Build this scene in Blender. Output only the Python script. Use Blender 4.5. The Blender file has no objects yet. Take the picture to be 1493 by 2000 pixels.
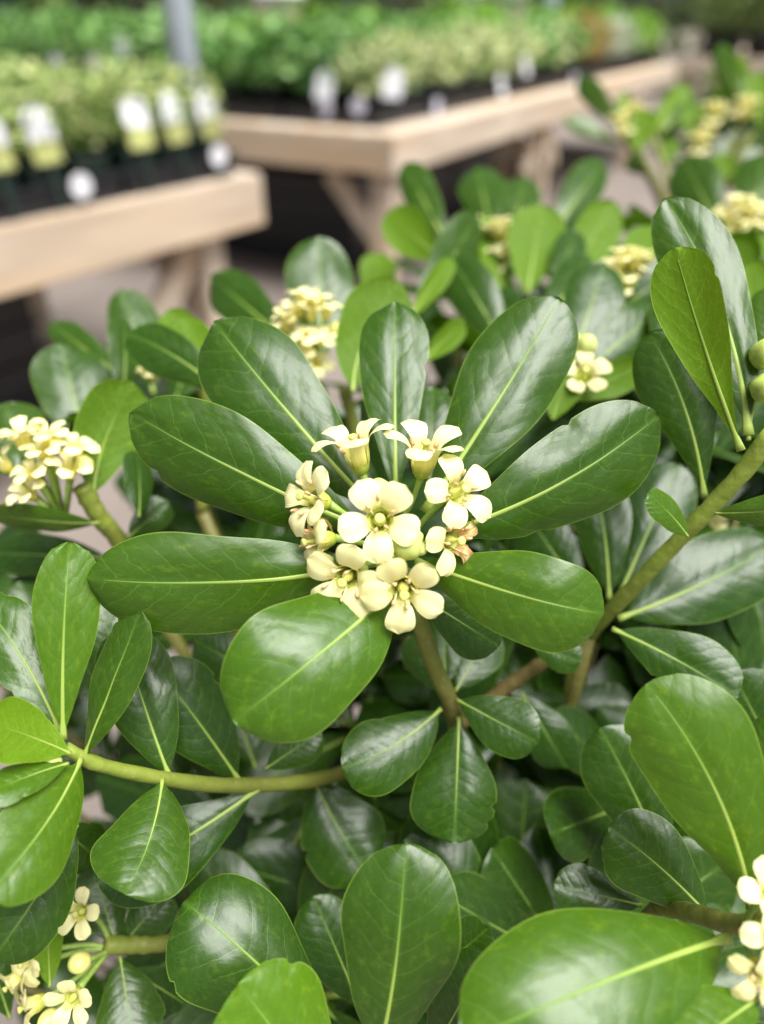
import bpy, bmesh, math, random
from mathutils import Vector, Matrix, noise
R = math.radians
rnd = random.Random(7)
scene = bpy.context.scene
col = scene.collection

# ---------------------------------------------------------------- camera, sky, sun, exposure
FPX, CAM_H, PITCH = 1497.0, 1.13, R(33.2)
cam = bpy.data.cameras.new('camera')
cam.sensor_fit = 'VERTICAL'; cam.sensor_height = 24.0; cam.lens = FPX / 2000 * 24.0
cam.clip_start = 0.01; cam.clip_end = 300
cam.dof.use_dof = True; cam.dof.focus_distance = 0.192; cam.dof.aperture_fstop = 3.6
cam.dof.aperture_blades = 0
cam_o = bpy.data.objects.new('camera', cam); col.objects.link(cam_o)
cam_o.location = (0, 0, CAM_H); cam_o.rotation_euler = (R(90) - PITCH, 0, 0)
scene.camera = cam_o
CR = Vector((1, 0, 0)); CU = Vector((0, math.sin(PITCH), math.cos(PITCH))); CB = Vector((0, -math.cos(PITCH), math.sin(PITCH)))
CO = Vector((0, 0, CAM_H))
def P(x, y, dcm):                       # photograph pixel + distance along the view axis (cm) -> world point
    d = dcm * 0.01
    return CO + CR * ((x - 746.5) / FPX * d) - CU * ((y - 1000) / FPX * d) - CB * d
def CV(x, y, z):                        # direction: right, up, towards the viewer
    return (CR * x + CU * y + CB * z).normalized()
def on_z(x, y, z):
    r = CR * ((x - 746.5) / FPX) - CU * ((y - 1000) / FPX) - CB
    return CO + r * ((z - CAM_H) / r.z)

SUN_EL, SUN_AZ = 68, 132                # high, over the viewer right shoulder, softened by thin cloud
world = bpy.data.worlds.new('World'); scene.world = world; world.use_nodes = True
wn = world.node_tree.nodes; wl = world.node_tree.links; wn.clear()
sky = wn.new('ShaderNodeTexSky'); sky.sky_type = 'NISHITA'; sky.sun_disc = False
sky.sun_elevation = R(SUN_EL); sky.sun_rotation = R(SUN_AZ); sky.dust_density = 4.0; sky.air_density = 1.0
hs = wn.new('ShaderNodeHueSaturation'); hs.inputs['Saturation'].default_value = 0.38
bg = wn.new('ShaderNodeBackground'); bg.inputs['Strength'].default_value = 0.06
wo = wn.new('ShaderNodeOutputWorld')
wl.new(sky.outputs[0], hs.inputs['Color']); wl.new(hs.outputs[0], bg.inputs['Color']); wl.new(bg.outputs[0], wo.inputs['Surface'])
sl = bpy.data.lights.new('sun', 'SUN'); sl.energy = 4.8; sl.angle = R(42); sl.color = (1.0, 0.985, 0.95)
so = bpy.data.objects.new('sun', sl); col.objects.link(so)
el, az = R(SUN_EL), R(SUN_AZ)
sd = Vector((math.sin(az) * math.cos(el), math.cos(az) * math.cos(el), math.sin(el)))
so.rotation_euler = sd.to_track_quat('Z', 'Y').to_euler()
scene.view_settings.view_transform = 'Standard'; scene.view_settings.look = 'None'
scene.view_settings.gamma = 1.0; scene.view_settings.use_curve_mapping = False
scene.view_settings.exposure = 0.82
scene.render.engine = 'CYCLES'
scene.cycles.max_bounces = 10; scene.cycles.transmission_bounces = 8; scene.cycles.diffuse_bounces = 5
scene.cycles.use_denoising = True

# ---------------------------------------------------------------- helpers: materials
class NT:
    def __init__(s, name):
        s.m = bpy.data.materials.new(name); s.m.use_nodes = True
        s.t = s.m.node_tree; s.t.nodes.clear()
        s.out = s.t.nodes.new('ShaderNodeOutputMaterial')
    def n(s, typ, _props=None, **inp):
        nd = s.t.nodes.new('ShaderNode' + typ)
        for k, v in (_props or {}).items(): setattr(nd, k, v)
        for k, v in inp.items():
            key = int(k[1:]) if k[0] == 'i' and k[1:].isdigit() else k.replace('_', ' ')
            s.set(nd.inputs[key], v)
        return nd
    def set(s, sock, v):
        if isinstance(v, bpy.types.NodeSocket): s.t.links.new(v, sock)
        elif isinstance(v, bpy.types.Node): s.t.links.new(v.outputs[0], sock)
        else:
            if isinstance(v, tuple) and len(v) == 3 and sock.type == 'RGBA': v = (*v, 1)
            sock.default_value = v
    def math(s, op, a, b=0.0, c=0.0, clamp=False):
        nd = s.t.nodes.new('ShaderNodeMath'); nd.operation = op; nd.use_clamp = clamp
        for i, v in enumerate((a, b, c)): s.set(nd.inputs[i], v)
        return nd.outputs[0]
    def mix(s, f, a, b, blend='MIX'):
        nd = s.t.nodes.new('ShaderNodeMix'); nd.data_type = 'RGBA'; nd.blend_type = blend
        s.set(nd.inputs[0], f); s.set(nd.inputs[6], a); s.set(nd.inputs[7], b)
        return nd.outputs[2]
    def ramp(s, v, a, b, lo=0.0, hi=1.0):
        nd = s.n('MapRange', dict(interpolation_type='SMOOTHSTEP'), i0=v, i1=a, i2=b, i3=lo, i4=hi)
        return nd.outputs[0]
    def done(s, sh):
        s.t.links.new(sh.outputs[0], s.out.inputs['Surface']); return s.m

def mat_plain(name, c, rough=0.6, var=0.12, scale=30.0, bump=0.0, metal=0.0, spec=0.5, coords='Object'):
    t = NT(name); tc = t.n('TexCoord')
    nz = t.n('TexNoise', Vector=tc.outputs[coords], Scale=scale, Detail=5.0)
    f = t.ramp(nz.outputs[0], 0.3, 0.7)
    c2 = tuple(x * (1 - var) for x in c); c1 = tuple(min(1, x * (1 + var)) for x in c)
    p = t.n('BsdfPrincipled', Base_Color=t.mix(f, c2, c1), Roughness=rough, Metallic=metal, Specular_IOR_Level=spec)
    if bump:
        b = t.n('Bump', Strength=bump, Distance=0.002, Height=nz.outputs[0]); t.set(p.inputs['Normal'], b)
    return t.done(p)

def make_leaf_mat(name='leaf_green'):
    t = NT(name)
    at = t.n('Attribute', dict(attribute_name='lc')); sx = t.n('SeparateXYZ', Vector=at.outputs['Vector'])
    x, y, z = sx.outputs[0], sx.outputs[1], sx.outputs[2]
    oi = t.n('ObjectInfo'); oc = t.n('SeparateColor', Color=oi.outputs['Color'])
    young, rr = oc.outputs[0], oi.outputs['Random']
    off = t.n('CombineXYZ', X=t.math('MULTIPLY', rr, 37.0), Y=t.math('MULTIPLY', rr, 91.0), Z=0.0)
    xy = t.n('CombineXYZ', X=t.math('MULTIPLY', x, 2.6), Y=y, Z=0.0)
    vec = t.n('VectorMath', dict(operation='ADD'), i0=xy.outputs[0], i1=off.outputs[0]).outputs[0]
    wob = t.n('TexNoise', Vector=vec, Scale=2.2, Detail=3.0).outputs[0]
    ay = t.math('ABSOLUTE', y)
    # lateral veins leaving the midrib at an angle and bending forward near the margin
    s = t.math('SUBTRACT', t.math('MULTIPLY', x, 9.0), t.math('MULTIPLY', t.math('POWER', ay, 1.35), 2.0))
    s = t.math('ADD', s, t.math('MULTIPLY', t.math('SUBTRACT', wob, 0.5), 0.85))
    s = t.math('ADD', s, t.math('MULTIPLY', t.math('GREATER_THAN', y, 0.0), 0.43))
    d = t.math('ABSOLUTE', t.math('SUBTRACT', t.math('FRACT', s), 0.5))
    vein = t.math('MULTIPLY', t.ramp(d, 0.0, 0.035, 1.0, 0.0), t.ramp(ay, 0.55, 0.85, 1.0, 0.0))
    quilt = t.ramp(d, 0.0, 0.35)
    vo = t.n('TexVoronoi', dict(feature='DISTANCE_TO_EDGE'), Vector=vec, Scale=6.5)
    net = t.ramp(vo.outputs['Distance'], 0.0, 0.035, 1.0, 0.0)
    vo2 = t.n('TexVoronoi', dict(feature='DISTANCE_TO_EDGE'), Vector=vec, Scale=19.0)
    net2 = t.ramp(vo2.outputs['Distance'], 0.0, 0.05, 1.0, 0.0)
    mott = t.n('TexNoise', Vector=vec, Scale=3.0, Detail=3.0, Roughness=0.5).outputs[0]
    fine = t.n('TexNoise', Vector=vec, Scale=34.0, Detail=4.0, Roughness=0.65).outputs[0]
    # tiny pale specks of dust and hair
    sp = t.n('TexVoronoi', Vector=vec, Scale=46.0); spc = t.n('SeparateColor', Color=sp.outputs['Color'])
    speck = t.math('MULTIPLY', t.ramp(sp.outputs['Distance'], 0.05, 0.14, 1.0, 0.0), t.math('GREATER_THAN', spc.outputs[0], 0.80))
    rim = t.ramp(t.math('ABSOLUTE', z), 0.972, 0.995)
    dark = t.mix(mott, (0.008, 0.034, 0.002), (0.017, 0.060, 0.003))  # mature green, lowered further to imitate shade inside the shrub
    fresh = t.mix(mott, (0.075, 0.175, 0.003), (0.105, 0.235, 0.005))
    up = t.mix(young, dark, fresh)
    up = t.mix(t.ramp(rr, 0.0, 1.0, 0.0, 0.22), up, (0.045, 0.09, 0.008))
    lines = t.math('MAXIMUM', t.math('MULTIPLY', vein, 0.38), t.math('MULTIPLY', net, 0.10))
    lines = t.math('MAXIMUM', lines, t.math('MULTIPLY', net2, 0.09))
    up = t.mix(lines, up, (0.12, 0.24, 0.05))
    # the blade pales in a narrow band along the midrib
    # uneven ripening: paler, yellower patches, stronger on young leaves; a few brown scars
    n3 = t.n('TexNoise', Vector=vec, Scale=5.5, Detail=5.0, Roughness=0.7).outputs[0]
    patch = t.math('MULTIPLY', t.ramp(n3, 0.50, 0.72), t.math('ADD', t.math('MULTIPLY', young, 0.55), 0.16))
    up = t.mix(patch, up, (0.16, 0.26, 0.012))
    sc_ = t.n('TexVoronoi', Vector=vec, Scale=5.0); scc = t.n('SeparateColor', Color=sc_.outputs['Color'])
    scar = t.math('MULTIPLY', t.ramp(sc_.outputs['Distance'], 0.02, 0.055, 1.0, 0.0), t.math('GREATER_THAN', scc.outputs[1], 0.82))
    up = t.mix(t.math('MULTIPLY', scar, 0.7), up, (0.16, 0.12, 0.04))
    up = t.mix(t.ramp(ay, 0.0, 0.10, 0.25, 0.0), up, (0.12, 0.24, 0.03))
    up = t.mix(t.math('MULTIPLY', rim, 0.6), up, (0.24, 0.36, 0.05))
    up = t.mix(t.math('MULTIPLY', speck, 0.55), up, (0.62, 0.68, 0.50))
    under = t.mix(young, (0.055, 0.125, 0.008), (0.115, 0.230, 0.006))
    under = t.mix(t.math('MAXIMUM', t.math('MULTIPLY', vein, 0.5), t.math('MULTIPLY', net, 0.45)), under, (0.26, 0.36, 0.05))
    under = t.mix(t.math('MULTIPLY', rim, 0.7), under, (0.34, 0.47, 0.07))
    geo = t.n('NewGeometry'); bf = geo.outputs['Backfacing']
    base = t.mix(bf, up, under)
    rough = t.math('ADD', t.math('MULTIPLY', mott, 0.16), 0.21)
    wm = t.n('TexNoise', Vector=vec, Scale=1.7, Detail=6.0, Roughness=0.7, Distortion=0.6).outputs[0]
    rough = t.math('ADD', rough, t.ramp(wm, 0.52, 0.60, 0.0, 0.13))          # dried water film dulls the wax in patches
    rough = t.math('ADD', rough, t.math('MULTIPLY', bf, 0.28))
    h = t.math('ADD', t.math('MULTIPLY', quilt, 0.09), t.math('MULTIPLY', fine, 0.05))
    h = t.math('ADD', h, t.math('MULTIPLY', mott, 0.38))
    h = t.math('SUBTRACT', h, t.math('MULTIPLY', t.math('MAXIMUM', vein, t.math('MULTIPLY', net, 0.25)), 0.025))
    b = t.n('Bump', Strength=0.5, Distance=0.0008, Height=h)
    p = t.n('BsdfPrincipled', Base_Color=base, Roughness=rough, Specular_IOR_Level=t.math('SUBTRACT', 0.48, t.math('MULTIPLY', bf, 0.30)), Normal=b.outputs[0])
    p.inputs['Coat Weight'].default_value = 0.0
    tl = t.mix(young, (0.045, 0.12, 0.002), (0.34, 0.54, 0.008))
    tl = t.mix(t.math('MULTIPLY', lines, 0.8), tl, (0.40, 0.55, 0.06))
    tr = t.n('BsdfTranslucent', Color=tl)
    mx = t.n('MixShader', i0=0.30, i1=p.outputs[0], i2=tr.outputs[0])
    return t.done(mx)

def make_petal_mat():
    t = NT('cream_petal')
    at = t.n('Attribute', dict(attribute_name='lc')); sx = t.n('SeparateXYZ', Vector=at.outputs['Vector'])
    u, v = sx.outputs[0], sx.outputs[1]
    oi = t.n('ObjectInfo'); oc = t.n('SeparateColor', Color=oi.outputs['Color'])
    wav = t.n('TexWave', dict(bands_direction='Y'), Vector=at.outputs['Vector'], Scale=1.6, Distortion=1.5, Detail=2.0).outputs['Fac']
    nz = t.n('TexNoise', Vector=at.outputs['Vector'], Scale=5.0, Detail=4.0).outputs[0]
    c = t.mix(t.ramp(u, 0.10, 0.62), (0.72, 0.65, 0.11), (0.92, 0.88, 0.48))
    c = t.mix(t.ramp(u, 0.9, 1.0, 0.0, 0.35), c, (0.80, 0.76, 0.28))
    c = t.mix(t.math('MULTIPLY', wav, 0.10), c, (0.80, 0.74, 0.36))
    c = t.mix(oc.outputs[0], c, (0.84, 0.74, 0.20))                     # ageing petals turn yellow
    br = t.math('MULTIPLY', oc.outputs[1], t.ramp(nz, 0.25, 0.6))
    c = t.mix(br, c, (0.62, 0.33, 0.12))                                # wilted, brown
    b = t.n('Bump', Strength=0.15, Distance=0.0003, Height=t.math('ADD', wav, nz))
    p = t.n('BsdfPrincipled', Base_Color=c, Roughness=0.5, Specular_IOR_Level=0.35, Normal=b.outputs[0])
    tr = t.n('BsdfTranslucent', Color=c)
    return t.done(t.n('MixShader', i0=0.30, i1=p.outputs[0], i2=tr.outputs[0]))

def make_foliage_mat(name, cols, trans=0.35):
    t = NT(name)
    at = t.n('Attribute', dict(attribute_name='lc')); sx = t.n('SeparateXYZ', Vector=at.outputs['Vector'])
    oi = t.n('ObjectInfo')
    cr = t.n('ValToRGB', Fac=sx.outputs[0]); e = cr.color_ramp.elements
    e[0].color = (*cols[0], 1); e[1].color = (*cols[-1], 1); e[0].position = 0.1; e[1].position = 0.9
    for i, c in enumerate(cols[1:-1]):
        q = e.new((i + 1) / (len(cols) - 1)); q.color = (*c, 1)
    hsv = t.n('HueSaturation', Color=cr.outputs[0], Value=t.math('ADD', t.math('MULTIPLY', oi.outputs['Random'], 0.4), 0.8))
    p = t.n('BsdfPrincipled', Base_Color=hsv.outputs[0], Roughness=0.45)
    tr = t.n('BsdfTranslucent', Color=hsv.outputs[0])
    return t.done(t.n('MixShader', i0=trans, i1=p.outputs[0], i2=tr.outputs[0]))

def make_wood():
    t = NT('bench_pine'); tc = t.n('TexCoord'); oi = t.n('ObjectInfo')
    off = t.n('CombineXYZ', X=t.math('MULTIPLY', oi.outputs['Random'], 13.0), Y=t.math('MULTIPLY', oi.outputs['Random'], 5.0), Z=0.0)
    mp = t.n('VectorMath', dict(operation='MULTIPLY_ADD'), i0=tc.outputs['Object'], i1=(1.2, 14.0, 14.0), i2=off.outputs[0])
    nz = t.n('TexNoise', Vector=mp.outputs[0], Scale=1.6, Detail=6.0, Distortion=0.6).outputs[0]
    big = t.n('TexNoise', Vector=mp.outputs[0], Scale=0.35, Detail=2.0).outputs[0]
    wv = t.n('TexWave', dict(bands_direction='Z'), Vector=mp.outputs[0], Scale=0.5, Distortion=5.0, Detail=3.0).outputs['Fac']
    c = t.mix(t.ramp(nz, 0.3, 0.7), (0.40, 0.335, 0.27), (0.60, 0.515, 0.425))
    c = t.mix(t.math('MULTIPLY', wv, 0.3), c, (0.52, 0.36, 0.20))
    c = t.mix(t.ramp(big, 0.42, 0.68, 0.0, 0.8), c, (0.52, 0.36, 0.21))
    b = t.n('Bump', Strength=0.3, Distance=0.002, Height=nz)
    return t.done(t.n('BsdfPrincipled', Base_Color=c, Roughness=0.7, Normal=b.outputs[0]))

def make_stem_mat():
    t = NT('shrub_stem'); tc = t.n('TexCoord'); oi = t.n('ObjectInfo'); oc = t.n('SeparateColor', Color=oi.outputs['Color'])
    at = t.n('Attribute', dict(attribute_name='lc')); sx = t.n('SeparateXYZ', Vector=at.outputs['Vector'])
    nz = t.n('TexNoise', Vector=tc.outputs['Object'], Scale=240.0, Detail=4.0).outputs[0]
    n2 = t.n('TexNoise', Vector=tc.outputs['Object'], Scale=60.0, Detail=3.0).outputs[0]
    g = t.mix(nz, (0.14, 0.20, 0.018), (0.23, 0.29, 0.035))
    w = t.mix(nz, (0.085, 0.060, 0.018), (0.16, 0.115, 0.035))
    f = t.math('ADD', sx.outputs[0], t.math('MULTIPLY', t.math('SUBTRACT', n2, 0.5), 0.5), clamp=True)
    vo = t.n('TexVoronoi', Vector=tc.outputs['Object'], Scale=420.0).outputs['Distance']
    b = t.n('Bump', Strength=0.7, Distance=0.0007, Height=t.math('ADD', nz, t.math('MULTIPLY', n2, 1.2)))
    base = t.mix(f, g, w); base = t.mix(t.ramp(vo, 0.10, 0.22, 0.35, 0.0), base, (0.32, 0.27, 0.14))
    return t.done(t.n('BsdfPrincipled', Base_Color=base, Roughness=0.55, Normal=b.outputs[0]))

def make_floor():
    t = NT('concrete_floor'); tc = t.n('TexCoord')
    a = t.n('TexNoise', Vector=tc.outputs['Object'], Scale=1.3, Detail=6.0).outputs[0]
    b = t.n('TexNoise', Vector=tc.outputs['Object'], Scale=60.0, Detail=6.0).outputs[0]
    c = t.mix(t.ramp(a, 0.3, 0.7), (0.14, 0.115, 0.10), (0.20, 0.165, 0.145))
    c = t.mix(t.ramp(b, 0.45, 0.8, 0.0, 0.4), c, (0.12, 0.10, 0.09))
    bm = t.n('Bump', Strength=0.3, Distance=0.004, Height=b)
    return t.done(t.n('BsdfPrincipled', Base_Color=c, Roughness=0.8, Normal=bm.outputs[0]))

M = {}
M['leaf'] = make_leaf_mat()
M['petal'] = make_petal_mat()
def make_vein_mat():
    t = NT('midrib_pale'); at = t.n('Attribute', dict(attribute_name='lc')); sx = t.n('SeparateXYZ', Vector=at.outputs['Vector'])
    oi = t.n('ObjectInfo'); oc = t.n('SeparateColor', Color=oi.outputs['Color'])
    far = t.mix(oc.outputs[0], (0.07, 0.15, 0.015), (0.15, 0.27, 0.02))
    c = t.mix(t.ramp(sx.outputs[0], 0.15, 0.90), (0.26, 0.35, 0.065), far)
    return t.done(t.n('BsdfPrincipled', Base_Color=c, Roughness=0.45, Specular_IOR_Level=0.4))
M['vein'] = make_vein_mat()
M['stem'] = make_stem_mat()
M['calyx'] = mat_plain('calyx_green', (0.42, 0.50, 0.07), 0.45, 0.15, 400)
M['pedicel'] = mat_plain('pedicel_green', (0.27, 0.40, 0.075), 0.5, 0.15, 500, bump=0.1)
M['pistil'] = mat_plain('pistil_yellow', (0.58, 0.60, 0.15), 0.5, 0.15, 900)
M['anther'] = mat_plain('anther_brown', (0.70, 0.43, 0.22), 0.7, 0.3, 1500, bump=0.3)
M['filament'] = mat_plain('filament_cream', (0.80, 0.76, 0.45), 0.5, 0.05, 500)
M['bud'] = mat_plain('bud_green', (0.50, 0.58, 0.17), 0.45, 0.12, 350, bump=0.1)
M['fruit'] = mat_plain('fruit_green', (0.36, 0.46, 0.09), 0.4, 0.25, 260, bump=0.15)
M['budy'] = mat_plain('bud_yellow', (0.74, 0.72, 0.22), 0.45, 0.10, 350, bump=0.1)
M['wood'] = make_wood()
M['floor'] = make_floor()
M['tray'] = mat_plain('black_plastic', (0.012, 0.013, 0.016), 0.45, 0.2, 40)
M['pot'] = mat_plain('dark_green_pot', (0.012, 0.028, 0.020), 0.45, 0.2, 40)
M['soil'] = mat_plain('potting_soil', (0.035, 0.022, 0.014), 0.95, 0.4, 120, bump=0.8)
M['tag'] = mat_plain('white_tag', (0.74, 0.74, 0.78), 0.4, 0.03, 20)
M['tagblue'] = mat_plain('lilac_tag', (0.55, 0.55, 0.68), 0.4, 0.05, 20)
M['print'] = mat_plain('tag_print', (0.40, 0.42, 0.15), 0.4, 0.6, 90)
M['steel'] = mat_plain('galvanised_steel', (0.52, 0.60, 0.68), 0.5, 0.12, 25, metal=0.2)
M['white'] = mat_plain('white_plastic', (0.86, 0.86, 0.86), 0.4, 0.03, 20)
M['yvar'] = make_foliage_mat('yellow_variegated_leaf', [(0.05, 0.14, 0.02), (0.30, 0.46, 0.08), (0.78, 0.78, 0.42), (0.52, 0.60, 0.18), (0.08, 0.20, 0.03)])
M['cvar'] = make_foliage_mat('cream_variegated_leaf', [(0.12, 0.22, 0.05), (0.56, 0.60, 0.26), (0.76, 0.76, 0.46), (0.20, 0.34, 0.07)])
M['green'] = make_foliage_mat('green_leaf', [(0.035, 0.11, 0.02), (0.13, 0.32, 0.06), (0.34, 0.54, 0.18), (0.07, 0.20, 0.04)])
M['lime'] = make_foliage_mat('lime_leaf', [(0.10, 0.24, 0.02), (0.26, 0.46, 0.04), (0.18, 0.36, 0.03)])
M['orange'] = make_foliage_mat('orange_leaf', [(0.12, 0.16, 0.03), (0.44, 0.25, 0.08), (0.30, 0.24, 0.05)])
M['pale'] = make_foliage_mat('white_variegated_leaf', [(0.14, 0.22, 0.08), (0.56, 0.60, 0.46), (0.68, 0.70, 0.58)])
M['olive'] = make_foliage_mat('olive_leaf', [(0.06, 0.10, 0.02), (0.18, 0.24, 0.05), (0.10, 0.16, 0.03)])
M['red'] = make_foliage_mat('russet_leaf', [(0.10, 0.04, 0.02), (0.24, 0.10, 0.05), (0.16, 0.10, 0.04)])
M['hedge'] = make_foliage_mat('hedge_leaf', [(0.03, 0.06, 0.015), (0.09, 0.15, 0.03), (0.15, 0.20, 0.05)])

# ---------------------------------------------------------------- helpers: objects
def link(name, me, mat=None, parent=None, loc=None):
    o = bpy.data.objects.new(name, me); col.objects.link(o)
    if mat is not None and me is not None and not me.materials: me.materials.append(mat)
    if parent is not None: o.parent = parent
    if loc is not None: o.location = loc
    return o
def thing(name, label, cat, loc=(0, 0, 0), rz=0.0, group=None):
    o = bpy.data.objects.new(name, None); col.objects.link(o); o.empty_display_size = 0.05
    o.location = loc; o.rotation_euler = (0, 0, rz)
    return tag(o, label, cat, group)
def tag(o, label, cat, group=None):
    o['label'] = label; o['category'] = cat
    if group: o['group'] = group
    return o
def mesh_from(name, verts, faces, lc=None, smooth=True):
    me = bpy.data.meshes.new(name); me.from_pydata([tuple(v) for v in verts], [], faces)
    if lc is not None:
        a = me.attributes.new('lc', 'FLOAT_VECTOR', 'POINT')
        a.data.foreach_set('vector', [c for v in lc for c in v])
    if smooth: me.polygons.foreach_set('use_smooth', [True] * len(faces))
    me.update(); return me
def box_mesh(name, sx, sy, sz, bev=0.004, origin=(0, 0, 0)):   # corner at origin
    bm = bmesh.new(); bmesh.ops.create_cube(bm, size=1)
    for v in bm.verts: v.co = Vector(((v.co.x + .5) * sx + origin[0], (v.co.y + .5) * sy + origin[1], (v.co.z + .5) * sz + origin[2]))
    if bev: bmesh.ops.bevel(bm, geom=bm.edges[:], offset=bev, segments=2, affect='EDGES')
    me = bpy.data.meshes.new(name); bm.to_mesh(me); bm.free(); return me
def ring_tube(path, radii, seg=10, flat=1.0, up=None, cap=True):
    """tube along path; returns verts, faces, ring parameter"""
    V, F, U = [], [], []
    n = len(path)
    ref = up or Vector((0.13, 0.31, 0.94))
    for i, p in enumerate(path):
        T = (path[min(i + 1, n - 1)] - path[max(i - 1, 0)]).normalized()
        B = T.cross(ref)
        if B.length < 1e-4: B = T.cross(Vector((1, 0, 0)))
        B.normalize(); N = B.cross(T).normalized()
        for k in range(seg):
            a = 2 * math.pi * k / seg
            V.append(p + B * (math.cos(a) * radii[i]) + N * (math.sin(a) * radii[i] * flat)); U.append(i / (n - 1))
    for i in range(n - 1):
        for k in range(seg):
            k2 = (k + 1) % seg
            F.append((i * seg + k, i * seg + k2, (i + 1) * seg + k2, (i + 1) * seg + k))
    if cap:
        F.append(tuple(range(seg - 1, -1, -1))); F.append(tuple(range((n - 1) * seg, n * seg)))
    return V, F, U
def catmull(pts, n):
    pts = [pts[0] * 2 - pts[1]] + list(pts) + [pts[-1] * 2 - pts[-2]]
    out = []; segs = len(pts) - 3
    for i in range(n):
        t = i / (n - 1) * segs; k = min(int(t), segs - 1); t -= k
        a, b, c, d = pts[k:k + 4]
        out.append(0.5 * ((2 * b) + (c - a) * t + (2 * a - 5 * b + 4 * c - d) * t * t + (3 * b - a - 3 * c + d) * t ** 3))
    return out

# ---------------------------------------------------------------- the setting
fl = link('floor', mesh_from('floor', [(-60, -60, 0), (60, -60, 0), (60, 60, 0), (-60, 60, 0)], [(0, 1, 2, 3)], smooth=False), M['floor'])
fl['kind'] = 'structure'
ZT = 0.72

def bench(label, E, ang, ls, lt, su, legs, group='wooden display benches'):
    """E: visible front corner; local +x runs along su*u, +y along v (back left)."""
    b = thing('display_bench', label, 'bench', (E.x, E.y, 0), 0, group)
    ua = Vector((math.sin(ang), math.cos(ang), 0)) * su; va = Vector((-math.cos(ang), math.sin(ang), 0))
    m = Matrix(((ua.x, va.x, 0, 0), (ua.y, va.y, 0, 0), (0, 0, 1, 0), (0, 0, 0, 1)))
    def bd(name, o, size):
        me = box_mesh(name, *size, bev=0.004)
        for v in me.vertices: v.co = v.co + Vector(o)
        # local frame may be mirrored: bake it in and keep normals outward
        me.transform(m)
        if su < 0: me.flip_normals()
        cen = sum((v.co for v in me.vertices), Vector()) / len(me.vertices)
        rot = Matrix.Rotation(math.atan2(ua.y, ua.x) if size[0] >= size[1] else math.atan2(va.y, va.x), 4, 'Z')
        for v in me.vertices: v.co = rot.inverted() @ (v.co - cen)
        ob = link(name, me, M['wood'], b); ob.location = cen; ob.rotation_euler = rot.to_euler()
        return ob
    fh = 0.145
    bd('fascia_board', (0, 0, ZT - fh - 0.004), (ls, 0.040, fh)); bd('fascia_board', (0, lt - 0.04, ZT - fh - 0.004), (ls, 0.04, fh))
    bd('fascia_board', (0.002, 0.042, ZT - fh - 0.002), (0.038, lt - 0.084, fh - 0.004)); bd('fascia_board', (ls - 0.04, 0.042, ZT - fh - 0.002), (0.038, lt - 0.084, fh - 0.004))
    n = max(3, int(lt / 0.15)); w = (lt - 0.006) / n
    for i in range(n): bd('plank', (0.004, 0.003 + i * w, ZT - 0.022), (ls - 0.008, w - 0.008, 0.022))
    for (sx_, ty_) in legs:
        lg = bd('leg', (sx_, ty_, 0.001), (0.09, 0.09, ZT - 0.026))
    # diagonal braces beside each leg, under the fascia
    for (sx_, ty_) in legs:
        for dx in ((1, -1) if 0.3 < sx_ < ls - 0.4 else ((1,) if sx_ <= 0.3 else (-1,))):
            L = 0.34; me = box_mesh('brace', L, 0.04, 0.085, 0.003, (-L / 2, -0.02, -0.042))
            me.transform(Matrix.Rotation(R(48) * -dx, 4, 'Y').inverted() if dx > 0 else Matrix.Rotation(R(48), 4, 'Y').inverted())
            cx = sx_ + 0.045 + dx * 0.15
            me.transform(Matrix.Translation((cx, ty_ + 0.045, ZT - fh - 0.15))); me.transform(m)
            if su < 0: me.flip_normals()
            link('brace', me, M['wood'], b)
    for (sx_, ty_) in legs:
        dy = 1 if ty_ < lt / 2 else -1
        L = 0.34; me = box_mesh('brace', 0.04, L, 0.085, 0.003, (-0.02, -L / 2, -0.042))
        me.transform(Matrix.Rotation(R(48) * dy, 4, 'X'))
        me.transform(Matrix.Translation((sx_ + 0.045, ty_ + 0.045 + dy * 0.15, ZT - fh - 0.15))); me.transform(m)
        if su < 0: me.flip_normals()
        link('brace', me, M['wood'], b)
    return b, (lambda s, t, z=0: Vector((E.x, E.y, 0)) + ua * s + va * t + Vector((0, 0, ZT + 0.002 + z))), math.atan2(ua.y, ua.x)

E1 = on_z(512, 337, ZT); E2 = on_z(770, 265, ZT); A1, A2 = R(35), R(29)
E3 = on_z(345, 172, ZT); E4 = on_z(1325, 112, ZT)
b1, f1, r1 = bench('pine plank bench at the left carrying yellow variegated plants in trays', E1, A1, 2.3, 1.25, -1, [(0.13, 0.06), (0.13, 1.09), (1.2, 0.06), (1.2, 1.09)])
b2, f2, r2 = bench('long pine bench in the middle with its corner towards the camera', E2, A2, 5.5, 1.7, 1, [(0.045, 0.045), (2.05, 0.045), (4.3, 0.045), (0.045, 1.55), (2.05, 1.55)])
b3, f3, r3 = bench('far bench at the upper left crowded with dark green plants', E3, A2, 3.0, 3.2, 1, [(0.05, 0.05), (0.05, 2.9), (2.8, 0.05)])
vE4 = Vector((-math.cos(A2), math.sin(A2), 0)) * -4.0
b4, f4, r4 = bench('farthest pine bench at the upper right with olive bushes in black pots', E4 + vE4, A2, 3.0, 4.0, 1, [(0.05, 0.05), (0.05, 3.8), (0.05, 2.0)])

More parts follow.
